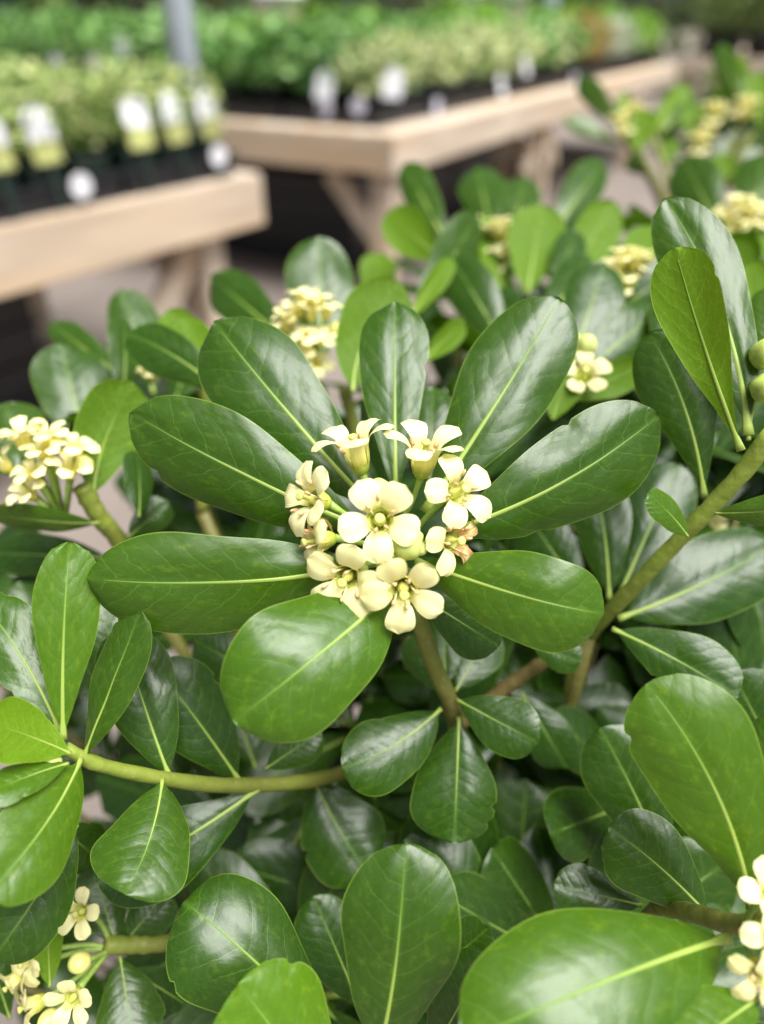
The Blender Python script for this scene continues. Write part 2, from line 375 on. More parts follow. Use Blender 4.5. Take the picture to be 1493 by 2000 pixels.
def post(px, py, y_m, rad, label):
    r = CR * ((px - 746.5) / FPX) - CU * ((py - 1000) / FPX) - CB
    p = CO + r * (y_m / r.y)
    o = thing('metal_post', label, 'post', (p.x, p.y, 0), 0, 'metal posts')
    V, F, U = ring_tube([Vector((0, 0, 0.012)), Vector((0, 0, 1.5)), Vector((0, 0, 3.4))], [rad] * 3, 20)
    link('tube', mesh_from('tube', V, F), M['steel'], o)
    link('base_plate', box_mesh('base_plate', .2, .2, .012, .002, (-.1, -.1, 0)), M['steel'], o)
post(360, 120, 3.25, 0.05, 'grey galvanised post rising behind the yellow variegated plants')
post(1073, 20, 8.6, 0.075, 'distant grey post at the top right edge behind the green plants')

# ---------------------------------------------------------------- trays, pots and plants on the benches
def foliage_mesh(name, rad, h, n, leaf, seed, spread=1.0, droop=0.0):
    r = random.Random(seed); V, F, C = [], [], []
    for i in range(n):
        a = r.uniform(0, 2 * math.pi); q = r.random() ** 0.6; zz = r.random()
        shape = math.sqrt(max(0.05, 1 - (2 * zz - 0.75) ** 2 * 0.75))
        shape *= min(1, .45 + zz * 2.2)
        p = Vector((math.cos(a) * q * rad * shape * spread, math.sin(a) * q * rad * shape * spread, 0.02 + zz * h))
        out = Vector((math.cos(a), math.sin(a), r.uniform(-0.3 - droop, 1.0))).normalized()
        side = out.cross(Vector((r.uniform(-1, 1), r.uniform(-1, 1), 1))).normalized()
        nn = out.cross(side); L = leaf * r.uniform(0.7, 1.3); w = L * 0.33; c = r.random(); b = len(V)
        V += [p, p + out * L * .5 + side * w + nn * L * .05, p + out * L * .5 - nn * L * .06, p + out * L * .5 - side * w + nn * L * .05, p + out * L]
        F += [(b, b + 1, b + 2), (b, b + 2, b + 3), (b + 1, b + 4, b + 2), (b + 2, b + 4, b + 3)]
        C += [(c, 0, 0)] * 5
    for i in range(6):                   # stems
        a = r.uniform(0, 6.28); e = Vector((math.cos(a) * rad * .6, math.sin(a) * rad * .6, h * r.uniform(.6, 1))); b = len(V)
        w = Vector((-math.sin(a), math.cos(a), 0)) * 0.003
        V += [Vector((w.x, w.y, 0)), Vector((-w.x, -w.y, 0)), e - w, e + w]; F.append((b, b + 1, b + 2, b + 3)); C += [(0.05, 0, 0)] * 4
    return mesh_from(name, V, F, C, smooth=False)
def pot_mesh(name, r0, r1, h, square=False):
    seg = 4 if square else 16; prof = [(r0, 0), (r1, h * .86), (r1 * 1.07, h * .86), (r1 * 1.07, h), (r1 * .98, h), (r1 * .95, h * .9)]
    V, F = [], []
    for (rr_, z) in prof:
        for k in range(seg):
            a = 2 * math.pi * (k + .5) / seg; V.append((math.cos(a) * rr_, math.sin(a) * rr_, z))
    for i in range(len(prof) - 1):
        for k in range(seg): F.append((i * seg + k, i * seg + (k + 1) % seg, (i + 1) * seg + (k + 1) % seg, (i + 1) * seg + k))
    F.append(tuple(range(seg - 1, -1, -1)))
    return mesh_from(name, V, F, smooth=not square)
def soil_mesh(name, r, z, square=False):
    seg = 4 if square else 16
    return mesh_from(name, [(math.cos(2 * math.pi * (k + .5) / seg) * r, math.sin(2 * math.pi * (k + .5) / seg) * r, z) for k in range(seg)], [tuple(range(seg))], smooth=False)
PROTO = {}
def kind(key, matk, rad, h, n, leaf, pr, ph, square, potm, droop=0.0):
    PROTO[key] = dict(fol=[foliage_mesh('foliage', rad, h, n, leaf, sum(map(ord, key)) * 17 + i, droop=droop) for i in range(4)], mat=M[matk],
                      pot=pot_mesh('pot', pr * .78, pr, ph, square), soil=soil_mesh('soil', pr * .95, ph * .9, square), ph=ph, potm=M[potm])
    for f in PROTO[key]['fol']: f.materials.append(M[matk])
    PROTO[key]['pot'].materials.append(M[potm]); PROTO[key]['soil'].materials.append(M['soil'])
kind('yvar', 'yvar', 0.080, 0.155, 200, 0.028, 0.066, 0.105, True, 'pot')
kind('cvar', 'cvar', 0.115, 0.18, 160, 0.042, 0.085, 0.10, False, 'tray', 0.5)
kind('green', 'green', 0.13, 0.18, 150, 0.055, 0.085, 0.11, False, 'tray', 0.3)
kind('lime', 'lime', 0.16, 0.24, 180, 0.055, 0.085, 0.10, False, 'tray')
kind('orange', 'orange', 0.13, 0.22, 150, 0.05, 0.085, 0.10, False, 'tray')
kind('pale', 'pale', 0.14, 0.21, 150, 0.05, 0.085, 0.10, False, 'tray')
kind('olive', 'olive', 0.26, 0.50, 260, 0.085, 0.13, 0.20, False, 'tray')
kind('red', 'red', 0.22, 0.40, 200, 0.08, 0.12, 0.18, False, 'tray')
ORD = 'first second third fourth fifth sixth seventh eighth ninth tenth eleventh twelfth thirteenth fourteenth fifteenth sixteenth seventeenth eighteenth nineteenth twentieth twenty-first twenty-second twenty-third twenty-fourth twenty-fifth twenty-sixth'.split()
def plant(key, loc, label, group, sc=1.0, zoff=0.0):
    pr = PROTO[key]; o = thing('potted_plant', label, 'plant', loc, rnd.uniform(0, 6.28), group)
    if pr['pot'].polygons[0].use_smooth is False: o.rotation_euler.z = 0
    link('pot', pr['pot'], None, o); link('soil', pr['soil'], None, o)
    f = link('foliage', rnd.choice(pr['fol']), None, o, (0, 0, pr['ph'] * .88)); f.rotation_euler.z = rnd.uniform(0, 6.28)
    s = sc * rnd.uniform(0.9, 1.12); f.scale = (s, s, s * rnd.uniform(.92, 1.1))
    return o
def tray(loc, rz, lx, ly, h, label):
    V, F = [], []
    t = 0.006
    outer = [(0, 0), (lx, 0), (lx, ly), (0, ly)]; inner = [(t, t), (lx - t, t), (lx - t, ly - t), (t, ly - t)]
    fl_ = [(-.012, -.012), (lx + .012, -.012), (lx + .012, ly + .012), (-.012, ly + .012)]
    loops = [[(x, y, 0) for x, y in outer], [(x, y, h - .008) for x, y in outer], [(x, y, h - .008) for x, y in fl_], [(x, y, h) for x, y in fl_], [(x, y, h) for x, y in inner], [(x, y, .004) for x, y in inner]]
    for lp in loops: V += lp
    for i in range(len(loops) - 1):
        for k in range(4): F.append((i * 4 + k, i * 4 + (k + 1) % 4, (i + 1) * 4 + (k + 1) % 4, (i + 1) * 4 + k))
    F.append((3, 2, 1, 0)); b = (len(loops) - 1) * 4; F.append((b, b + 1, b + 2, b + 3))
    o = link('plant_tray', mesh_from('plant_tray', V, F, smooth=False), M['tray'], None, loc); o.rotation_euler.z = rz
    return tag(o, label, 'tray', 'black plastic trays on the benches')
def tag_card(loc, rz, label, w=0.075, h=0.15, printed=True, mat='tag', round_=False, tilt=-10):
    o = thing('plant_tag', label, 'tag', loc, rz, 'plant tags stuck in the pots')
    n = 14; pts = []
    if round_: pts = [(math.cos(2 * math.pi * k / 24) * w / 2, h - w / 2 + math.sin(2 * math.pi * k / 24) * w / 2) for k in range(24)]
    else:
        split = h * 0.45 if printed else 0.0
        pts = [(-w / 2, split), (w / 2, split)] + [(math.cos(math.pi * k / n) * w / 2, h - w * .42 + math.sin(math.pi * k / n) * w * .42) for k in range(n + 1)]
    def prism(p2, y0, y1):
        k = len(p2); V = [(x, y0, z) for x, z in p2] + [(x, y1, z) for x, z in p2]
        F = [tuple(range(k)), tuple(range(2 * k - 1, k - 1, -1))] + [(i, i + k, (i + 1) % k + k, (i + 1) % k) for i in range(k)]
        return mesh_from('card', V, F, smooth=False)
    link('card', prism(pts, -.001, .001), M[mat], o)
    if printed and not round_:
        q = prism([(-w / 2, 0.012), (w / 2, 0.012), (w / 2, h * .45 - .001), (-w / 2, h * .45 - .001)], -.001, .001); link('printed_panel', q, M['print'], o)
    link('stake', prism([(-.006, -.09), (.006, -.09), (.006, 0.011 if not round_ else h - w + .003), (-.006, 0.011 if not round_ else h - w + .003)], -.0008, .0008), M['pot'], o)
    o.rotation_euler = (R(tilt), 0, rz)
    return o

# left bench: trays of yellow variegated plants; local s runs towards the viewer's left, t to the back
def ang_of(f): d = f(1, 0) - f(0, 0); return math.atan2(d.y, d.x)
def tray_on(f, s, t, lx, ly, h, label):
    # mirrored frame: place from the corner that keeps local +y to the back
    d = f(1, 0) - f(0, 0); e = f(0, 1) - f(0, 0)
    if d.cross(e).z > 0: return tray(f(s, t), math.atan2(d.y, d.x), lx, ly, h, label)
    return tray(f(s + lx, t), math.atan2(-d.y, -d.x), lx, ly, h, label)
front1 = math.atan2(-(f1(1, 0) - f1(0, 0)).y, -(f1(1, 0) - f1(0, 0)).x)
for ti in range(3):
    for k in range(4):
        tray_on(f1, 0.085 + k * 0.405, 0.035 + ti * 0.40, 0.385, 0.375, 0.062,
                f'black tray on the left bench, {ORD[k]} from its right end in the {["front", "middle", "back"][ti]} row')
for ti in range(9):
    for k in range(12):
        s = 0.085 + (k // 3) * 0.405 + 0.066 + (k % 3) * 0.127; t = 0.035 + (ti // 3) * 0.40 + 0.062 + (ti % 3) * 0.125
        if k > 9 and ti > 5: continue
        o = plant('yvar', f1(s, t, 0.005) , f'small yellow variegated plant on the left bench, {ORD[ti]} row, {ORD[k]} from the right end', 'yellow variegated plants in trays', 1.0 + 0.05 * ti * 0)
        o.rotation_euler.z = front1
for k in range(9):
    s = 0.085 + (k // 3) * 0.405 + 0.066 + (k % 3) * 0.127
    if k == 3 : continue
    tag_card(f1(s, 0.030, 0.095), front1 + R(rnd.uniform(-12, 12)), f'white topped tag with yellow picture on left bench, {ORD[k]} from right', 0.074, 0.135)
for (px, py, n_) in ((135, 352, 'under the second tag from the left'), (376, 300, 'near its right end')):
    s = (f1(0, 0) - on_z(px, py, ZT + .06)).dot((f1(0, 0) - f1(1, 0)).normalized())
    tag_card(f1(s, 0.018, -0.012 if px < 200 else 0.0), front1, f'small round white label on a black tray {n_}', 0.058, 0.09, False, 'tag', True, 0)

# middle bench
def row2(s, t):
    if t < 0.45:
        if s < 2.3: return 'cvar'
        if s < 3.1: return 'green'
        if s < 3.75: return 'orange'
        if s < 4.5: return 'pale'
        return 'lime'
    if s > 4.4: return 'lime'
    return 'green'
NAMES = dict(cvar='cream variegated trailing plant', green='leafy green plant', orange='orange tinted plant', pale='white variegated plant', lime='bright lime green plant', yvar='yellow plant', olive='olive green bush', red='russet leaved bush')
for k in range(10):
    tray_on(f2, 0.16 + k * 0.52, 0.17, 0.50, 0.46, 0.065, f'black tray on the middle bench front edge, {ORD[k]} from the near corner')
    tray_on(f2, 0.16 + k * 0.52, 0.66, 0.50, 0.46, 0.065, f'black tray in the second row of the middle bench, {ORD[k]} from the near corner')
    tray_on(f2, 0.16 + k * 0.52, 1.15, 0.50, 0.46, 0.065, f'black tray in the third row of the middle bench, {ORD[k]} from the near corner')
for ti in range(6):
    for k in range(20):
        s = 0.16 + (k // 2) * 0.52 + 0.125 + (k % 2) * 0.25; t = 0.17 + (ti // 2) * 0.49 + 0.115 + (ti % 2) * 0.23
        kk = row2(s, t)
        if kk == 'cvar' and ti == 1 and k % 5 == 2: kk = 'green'
        if kk == 'green' and (k * 7 + ti * 5) % 9 in (0, 4): kk = 'lime' if ti % 2 else 'cvar'
        plant(kk, f2(s, t, 0.006), f'{NAMES[kk]} on the middle bench, {ORD[ti]} row, {ORD[k]} from the near corner', 'plants on the middle bench', 1.15 + (0.03 if kk == 'green' else 0))
front2 = ang_of(f2); side2 = front2 + R(-90)
for (px, py, dz, big, nm) in ((630, 168, 0.16, 1, 'large white oval plant tag left of the middle bench corner'), (700, 205, 0.07, 0, 'lilac round label on tray left of the middle bench corner'),
                              (765, 165, 0.15, 1, 'white plant tag above the middle bench near corner'), (635, 210, 0.06, 0, 'pale round label below the large white oval tag'),
                              (855, 205, 0.055, 0, 'grey round label on the tray right of the middle bench corner'), (985, 168, 0.10, 1, 'white plant tag among cream plants on the middle bench right edge'),
                              (1032, 128, 0.15, 1, 'tall white plant tag halfway along the middle bench right edge'), (1122, 150, 0.05, 0, 'grey round label on the tray halfway along the middle bench')):
    edge = 'v' if px < 770 else 'u'
    # the point on the vertical plane just in front of the trays
    base = f2(0, 0.15) if edge == 'u' else f2(0.14, 0)
    nrm = (f2(0, 1) - f2(0, 0)) if edge == 'u' else (f2(1, 0) - f2(0, 0))
    r = CR * ((px - 746.5) / FPX) - CU * ((py - 1000) / FPX) - CB
    p = CO + r * ((base - CO).dot(nrm) / r.dot(nrm))
    rz = (front2 if edge == 'u' else front2 - R(90))
    if big: tag_card(p - Vector((0, 0, 0.05)), rz, nm, 0.085, 0.11, False, 'tag', False, -16)
    else: tag_card(p - Vector((0, 0, 0.06)), rz, nm, 0.07, 0.09, False, 'tagblue', True, 0)

# stacks of black crates added under the benches to deepen the dark there
def shade_crate_stack(f, s, t, lx, ly, n, where):
    d = f(1, 0) - f(0, 0); e = f(0, 1) - f(0, 0); ok = d.cross(e).z > 0
    for i in range(n):
        p = f(s if ok else s + lx, t); p.z = 0.002 + i * 0.112
        o = tray(p, math.atan2(d.y, d.x) if ok else math.atan2(-d.y, -d.x), lx - 0.03, ly - 0.03, 0.11, f'black crate added for darkness under {where}, {ORD[i]} from floor')
        o.name = 'shade_crate'; o['category'] = 'crate'; o['group'] = 'crates added to darken the space under the benches'
for k in range(3): shade_crate_stack(f2, 0.5 + k * 0.62, 0.5, 0.60, 0.9, 4, f'middle bench, {ORD[k]} stack from corner')
for k in range(3): shade_crate_stack(f1, 0.55 + k * 0.55, 0.45, 0.53, 0.75, 4, f'left bench, {ORD[k]} stack from right')

for (px, py, nm) in ((235, 82, 'tallest white tag on the far left bench'), (248, 122, 'white tag below the tallest one on the far left bench'), (180, 128, 'white tag in the middle of the far left bench'), (108, 130, 'leftmost white tag on the far left bench')):
    base = f3(0.02, 0); nrm = f3(1, 0) - f3(0, 0); r = CR * ((px - 746.5) / FPX) - CU * ((py - 1000) / FPX) - CB
    tag_card(CO + r * ((base - CO).dot(nrm) / r.dot(nrm)) - Vector((0, 0, .06)), front2 - R(90), nm, 0.10, 0.13, False)

# far left bench, far right bench
for ti in range(7):
    for k in range(6):
        kk = 'green'
        plant(kk, f3(0.2 + k * 0.48, 0.2 + ti * 0.45, 0.0), f'big leafy green plant on the far left bench, {ORD[ti]} from its right end, {ORD[k]} row', 'plants on the far left bench', 1.3)
for ti in range(9):
    for k in range(3):
        plant('olive', f4(0.3 + k * 0.6, 3.7 - ti * 0.42, 0.0), f'olive bush in black pot on the farthest bench, {ORD[ti]} from its left end, {ORD[k]} row', 'olive bushes on the farthest bench')
for i, (px, yy) in enumerate(((250, 8.8), (470, 8.6), (520, 8.9), (590, 9.4), (700, 9.8), (860, 10.2), (980, 10.6), (40, 9.0), (130, 9.6))):
    x = (px - 746.5) / FPX * yy * 1.12
    kk = ['olive', 'red', 'red', 'olive', 'green', 'olive', 'green', 'green', 'olive'][i]
    o = plant(kk, (x, yy, 0.0), f'{NAMES[kk]} standing on the floor behind the benches, {ORD[i]} of the far row', 'bushes standing behind the benches', 1.6)
    for c in o.children:
        if c.name.startswith('foliage'): c.scale = (2.0, 2.0, 2.0)
def lathe_thing(name, label, cat, px, py, y_, prof_, mat, part):
    r = CR * ((px - 746.5) / FPX) - CU * ((py - 1000) / FPX) - CB; p = CO + r * (y_ / r.y)
    o = thing(name, label, cat, (p.x, p.y, 0), 0); V, F = [], []
    for rr_, z in prof_:
        for k in range(20): V.append((math.cos(k * math.pi / 10) * rr_, math.sin(k * math.pi / 10) * rr_, z))
    for i in range(len(prof_) - 1):
        for k in range(20): F.append((i * 20 + k, i * 20 + (k + 1) % 20, (i + 1) * 20 + (k + 1) % 20, (i + 1) * 20 + k))
    F.append(tuple(range(19, -1, -1))); F.append(tuple(range((len(prof_) - 1) * 20, len(prof_) * 20)))
    link(part, mesh_from(part, V, F), mat, o); return o
lathe_thing('water_butt', 'dark teal water butt at the upper left corner behind the plants', 'barrel', 25, 30, 9.2, [(.42, 0), (.48, .5), (.48, .9), (.44, 1.25), (.46, 1.26), (.46, 1.32), (.1, 1.36)], mat_plain('teal_plastic', (.02, .07, .075), .4), 'barrel_body')
lathe_thing('bollard', 'yellow bollard beside the teal water butt at the upper left', 'bollard', 85, 30, 9.3, [(.11, 0), (.11, 1.1), (.10, 1.2), (.05, 1.26)], mat_plain('yellow_paint', (.62, .36, .03), .5), 'bollard_tube')
def hedge(x0, x1, y, h, label, seed):
    r = random.Random(seed); V, F, C = [], [], []
    for i in range(5200):
        p = Vector((r.uniform(x0, x1), y + r.uniform(-.45, .45), r.random() * h * (0.9 + 0.1 * math.sin(i))))
        a, b2_ = r.uniform(0, 6.28), r.uniform(-1, 1); out = Vector((math.cos(a), math.sin(a), b2_)).normalized()
        sd_ = out.cross(Vector((r.uniform(-1, 1), r.uniform(-1, 1), 1))).normalized(); L = r.uniform(.12, .22); c = r.random(); b = len(V)
        V += [p, p + out * L * .5 + sd_ * L * .3, p + out * L, p + out * L * .5 - sd_ * L * .3]; F.append((b, b + 1, b + 2, b + 3)); C += [(c, 0, 0)] * 4
    o = thing('hedge', label, 'hedge', ((x0 + x1) / 2, y, 0), 0, 'background hedges')
    me = mesh_from('foliage', V, F, C, smooth=False); me.transform(Matrix.Translation((-(x0 + x1) / 2, -y, 0))); link('foliage', me, M['hedge'], o)
    for k in range(12):
        x = (x0 - x1) / 2 + (k + .5) * (x1 - x0) / 12
        Vt, Ft, U = ring_tube([Vector((x, 0, 0)), Vector((x + .03, .02, h * .5)), Vector((x, 0, h * .9))], [.03, .025, .01], 8)
        link('trunk', mesh_from('trunk', Vt, Ft, [(1, 0, 0)] * len(Vt)), M['stem'], o)
hedge(-9, -0.5, 12.5, 2.2, 'dark clipped hedge far behind the benches at the upper left', 3)
hedge(-0.3, 9.5, 14.0, 2.2, 'dark clipped hedge far behind the benches at the upper right', 4)
for (px, py, y_, w, h_, lb) in ((545, 8, 5.7, 0.34, 0.13, 'bright white tub at the top edge above the green plants'), (918, 4, 6.4, 0.24, 0.14, 'bright white tub at the top edge, left of a close pair'), (1000, 4, 6.4, 0.27, 0.14, 'bright white tub at the top edge, right of a close pair')):
    r = CR * ((px - 746.5) / FPX) - CU * ((py - 1000) / FPX) - CB; p = CO + r * (y_ / r.y)
    o = thing('storage_tub', lb, 'tub', (p.x, p.y, 0), 0, 'white tubs in the far background')
    V, F = [], []
    prof = [(w * .38, p.z - h_ / 2), (w * .47, p.z + h_ / 2 - .03), (w * .5, p.z + h_ / 2 - .03), (w * .5, p.z + h_ / 2), (w * .45, p.z + h_ / 2), (w * .37, p.z - h_ / 2 + .02)]
    for rr_, z in prof:
        for k in range(20): V.append((math.cos(k * math.pi / 10) * rr_, math.sin(k * math.pi / 10) * rr_ * .7, z))
    for i in range(len(prof) - 1):
        for k in range(20): F.append((i * 20 + k, i * 20 + (k + 1) % 20, (i + 1) * 20 + (k + 1) % 20, (i + 1) * 20 + k))
    F.append(tuple(range(19, -1, -1))); F.append(tuple(range(100, 120)))
    link('tub_shell', mesh_from('tub_shell', V, F), M['white'], o)
    link('stand', box_mesh('stand', w * .7, w * .5, p.z - h_ / 2 - .002, .004, (-w * .35, -w * .25, 0)), M['wood'], o)

# ---------------------------------------------------------------- the shrubs
SHRUB = thing('flowering_shrub', 'large glossy leaved shrub in focus with a round cluster of cream flowers', 'shrub', (0.06, 0.20, 0.30))
SHRUB2 = thing('flowering_shrub', 'smaller blurred shrub with pale yellow flowers behind at the upper right', 'shrub', (0.36, 0.62, 0.30))
for o in (SHRUB, SHRUB2): o['group'] = 'flowering shrubs'
LEAVES = []
def prof(s, a, b):
    return (max(s, 0.0) ** a) * max(0.0, 1 - s ** b) ** 0.56
def leaf(bx, by, bd, tx, ty, td, w, m=(0, 0), roll=0, side=1, bow=0.05, curl=0.35, a=0.72, b=2.8, y=0.15, tip=0.0, fold=0.0, hi=True, own=SHRUB, wav=0.012, pet=0.06, rib=1.0):
    """base pixel + cm, tip pixel + cm, apparent full width in photo pixels; m bends the midrib in the picture, roll turns the blade about it"""
    B0, T0 = P(bx, by, bd), P(tx, ty, td)
    mp = P((bx + tx) / 2 + 2 * m[0], (by + ty) / 2 + 2 * m[1], (bd + td) / 2)
    return leaf_w(B0, T0, mp, w * 0.5 * ((bd + td) * 0.005) / FPX, roll, side, bow, curl, a, b, y, tip, fold, hi, own, wav, pet, rib)
def leaf_w(B0, T0, mp, hw, roll, side, bow, curl, a, b, y, tip, fold, hi, own, wav, pet, rib, view=None):
    chord = T0 - B0; L = chord.length; Tm = chord.normalized()
    vw = view if view is not None else (CO - (B0 + T0) * 0.5).normalized()
    Nv = (vw - Tm * vw.dot(Tm)).normalized()
    Nv = Matrix.Rotation(R(roll), 3, Tm) @ Nv
    hw = hw / max(0.35, math.cos(R(roll)))
    Nu = Nv * side
    ctrl = mp + Nu * (2 * bow * L)
    nu, nv = (44, 15) if hi else (14, 7)
    bites = [(rnd.uniform(.35, .95), rnd.choice((-1, 1)), rnd.uniform(.05, .16), rnd.uniform(.012, .03)) for _ in range(rnd.choice((0, 0, 1, 2)))]
    ph = rnd.uniform(0, 6.28); sd_ = rnd.uniform(0, 100)
    pk = max(prof(i / 60, a, b) for i in range(61))
    th = max(abs(curl), 1e-3); sg = 1 if curl >= 0 else -1
    V, F, C, path = [], [], [], []
    Sref = Tm.cross(Nu).normalized(); tw = rnd.uniform(-.32, .32); asy = rnd.uniform(-.07, .07)
    for i in range(nu):
        q = i / (nu - 1); u = 1 - (1 - q) ** 1.5 if True else q
        pt = B0 * (1 - u) ** 2 + ctrl * (2 * u * (1 - u)) + T0 * u * u
        Tg = ((ctrl - B0) * (2 * (1 - u)) + (T0 - ctrl) * (2 * u)).normalized()
        S = (Sref - Tg * Sref.dot(Tg)).normalized(); Nn = S.cross(Tg).normalized()
        if Nn.dot(Nu) < 0: Nn = -Nn
        rm = Matrix.Rotation(tw * (u - .55), 3, Tg); S = rm @ S; Nn = rm @ Nn
        if u > 0.6: pt = pt - Nn * (tip * L * ((u - 0.6) / 0.4) ** 2)
        path.append((pt, Tg, Nn, S, u))
        s = max(0.0, (u - pet) / (1 - pet))
        h = hw * max(prof(s, a, b) / pk, 0.0) + (0.0006 if u < 0.97 else 0.0)
        for k in range(nv):
            v = -1 + 2 * k / (nv - 1); v = math.copysign(abs(v) ** 0.85, v)
            lat = math.sin(v * th) / math.sin(th) * h if th < 1.3 else v * h
            dz = -sg * (1 - math.cos(v * th)) / math.sin(th) * h - fold * abs(v) * h
            dz += wav * L * abs(v) ** 1.5 * math.sin(u * 9 + ph + (1.7 if v > 0 else 0)) * min(1, s * 3)
            dz += 0.010 * L * noise.noise(Vector((u * 4 + sd_, v * 1.6, ph))) * min(1, s * 3)
            dz -= 0.045 * h * math.exp(-(v / .16) ** 2)
            lat *= 1 + asy * (1 if v > 0 else -1) + 0.030 * math.sin(u * 13 + ph * 2 + v)
            for (bu, bs, bdp, bw) in bites:
                if v * bs > 0: lat *= 1 - bdp * abs(v) ** 2 * math.exp(-((u - bu) / bw) ** 2)
            V.append(pt + S * lat + Nn * dz); C.append((u, lat / max(hw, 1e-6), v))
    for i in range(nu - 1):
        for k in range(nv - 1):
            A = i * nv + k; F.append((A, A + 1, A + nv + 1, A + nv))
    me = mesh_from('leaf', [v_ - B0 for v_ in V], F, C)
    # winding: face normals along the upper side
    n0 = me.polygons[len(F) // 2 + nv // 2].normal
    if n0.dot(Nu) < 0: me.flip_normals()
    o = link('leaf', me, M['leaf'], own); o.location = B0 - own.location
    o.color = (y, rnd.random(), 0, 1)
    end = int(nu * 0.88)
    rp, rr_, ru = [], [], []
    r0 = 0.00066 * rib * min(1.25, L / 0.062)
    for i in range(0, end, 1 if hi else 2):
        pt, Tg, Nn, S, u = path[i]
        rp.append(V[i * nv + nv // 2] - Nn * 0.00004 - B0); ru.append(u)
        rr_.append(r0 * ((2.1 - 9.5 * u) if u < 0.1 else (1.0 * (1 - u / path[end][4]) ** 0.9 + 0.15)))
    Vt, Ft, U = ring_tube(rp, rr_, 8, 0.5, Nu)
    mo = link('midrib', mesh_from('midrib', Vt, Ft, [(ru[k_ // 8], 0, 0) for k_ in range(len(Vt))]), M['vein'], o); mo.color = o.color
    LEAVES.append(o); return o

def stem(pts, r0, r1, wood0=0.0, wood1=0.0, own=SHRUB, n=24, knots=True):
    ps = catmull(pts, n); k = len(ps)
    rad = [(r0 + (r1 - r0) * i / (k - 1)) * (1 + (0.10 * math.sin(i * 2.1 + r0 * 9000) if knots else 0) * 0.5 + (0.09 if knots and i % 7 == 3 else 0)) for i in range(k)]
    V, F, U = ring_tube(ps, rad, 12)
    base = pts[0]
    o = link('stem', mesh_from('stem', [v - base for v in V], F, [(wood0 + (wood1 - wood0) * u, 0, 0) for u in U]), M['stem'], own)
    o.location = base - own.location; return o
def pstem(px, r0, r1, w0=0.0, w1=0.0, own=SHRUB):
    return stem([P(*p) for p in px], r0, r1, w0, w1, own)

# --- leaves: (base px, cm), (tip px, cm), width px
# main whorl
L_MAIN = [
 dict(bx=735, by=1096, bd=19.6, tx=168, ty=1130, td=18.4, w=188, m=(20, 16), roll=-14, bow=.06, curl=.55, y=0.29, a=.72, b=2.9),
 dict(bx=722, by=1035, bd=20.0, tx=256, ty=806, td=20.4, w=180, m=(8, 12), roll=-10, bow=.05, curl=.5, y=0.17, a=.72, b=2.9),
 dict(bx=735, by=1000, bd=20.6, tx=418, ty=628, td=21.6, w=196, m=(-12, -2), roll=6, bow=.05, curl=.45, y=0.13, a=.72, b=2.9),
 dict(bx=773, by=985, bd=21.0, tx=770, ty=582, td=22.4, w=132, m=(0, 0), roll=0, bow=.03, curl=.25, y=0.17, a=.9, b=3.8, tip=.03),
 dict(bx=828, by=1000, bd=20.6, tx=1092, ty=582, td=21.6, w=182, m=(12, 0), roll=-10, bow=.05, curl=.45, y=0.13, a=.72, b=2.9),
 dict(bx=848, by=1045, bd=20.0, tx=1287, ty=812, td=20.2, w=182, m=(8, 20), roll=12, bow=.06, curl=.5, y=0.17, a=.72, b=2.9),
 dict(bx=812, by=1095, bd=19.4, tx=1192, ty=1206, td=17.6, w=172, m=(10, 8), roll=6, bow=.09, curl=.5, y=0.43, a=.62, b=2.8, tip=.11),
 dict(bx=778, by=1148, bd=19.0, tx=452, ty=1418, td=16.4, w=238, m=(10, -6), roll=0, bow=.10, curl=.45, y=0.43, a=.55, b=3.4, tip=.10),
 dict(bx=820, by=1165, bd=20.8, tx=975, ty=1262, td=20.6, w=105, y=0.12, a=.8),
 dict(bx=838, by=960, bd=24.0, tx=846, ty=755, td=25.5, w=90, y=0.12),
]
for q in L_MAIN: leaf(**q)
def LS(rows, **common):
    for r_ in rows:
        kw = dict(common); kw.update(r_[7] if len(r_) > 7 else {})
        leaf(*r_[:7], **kw)
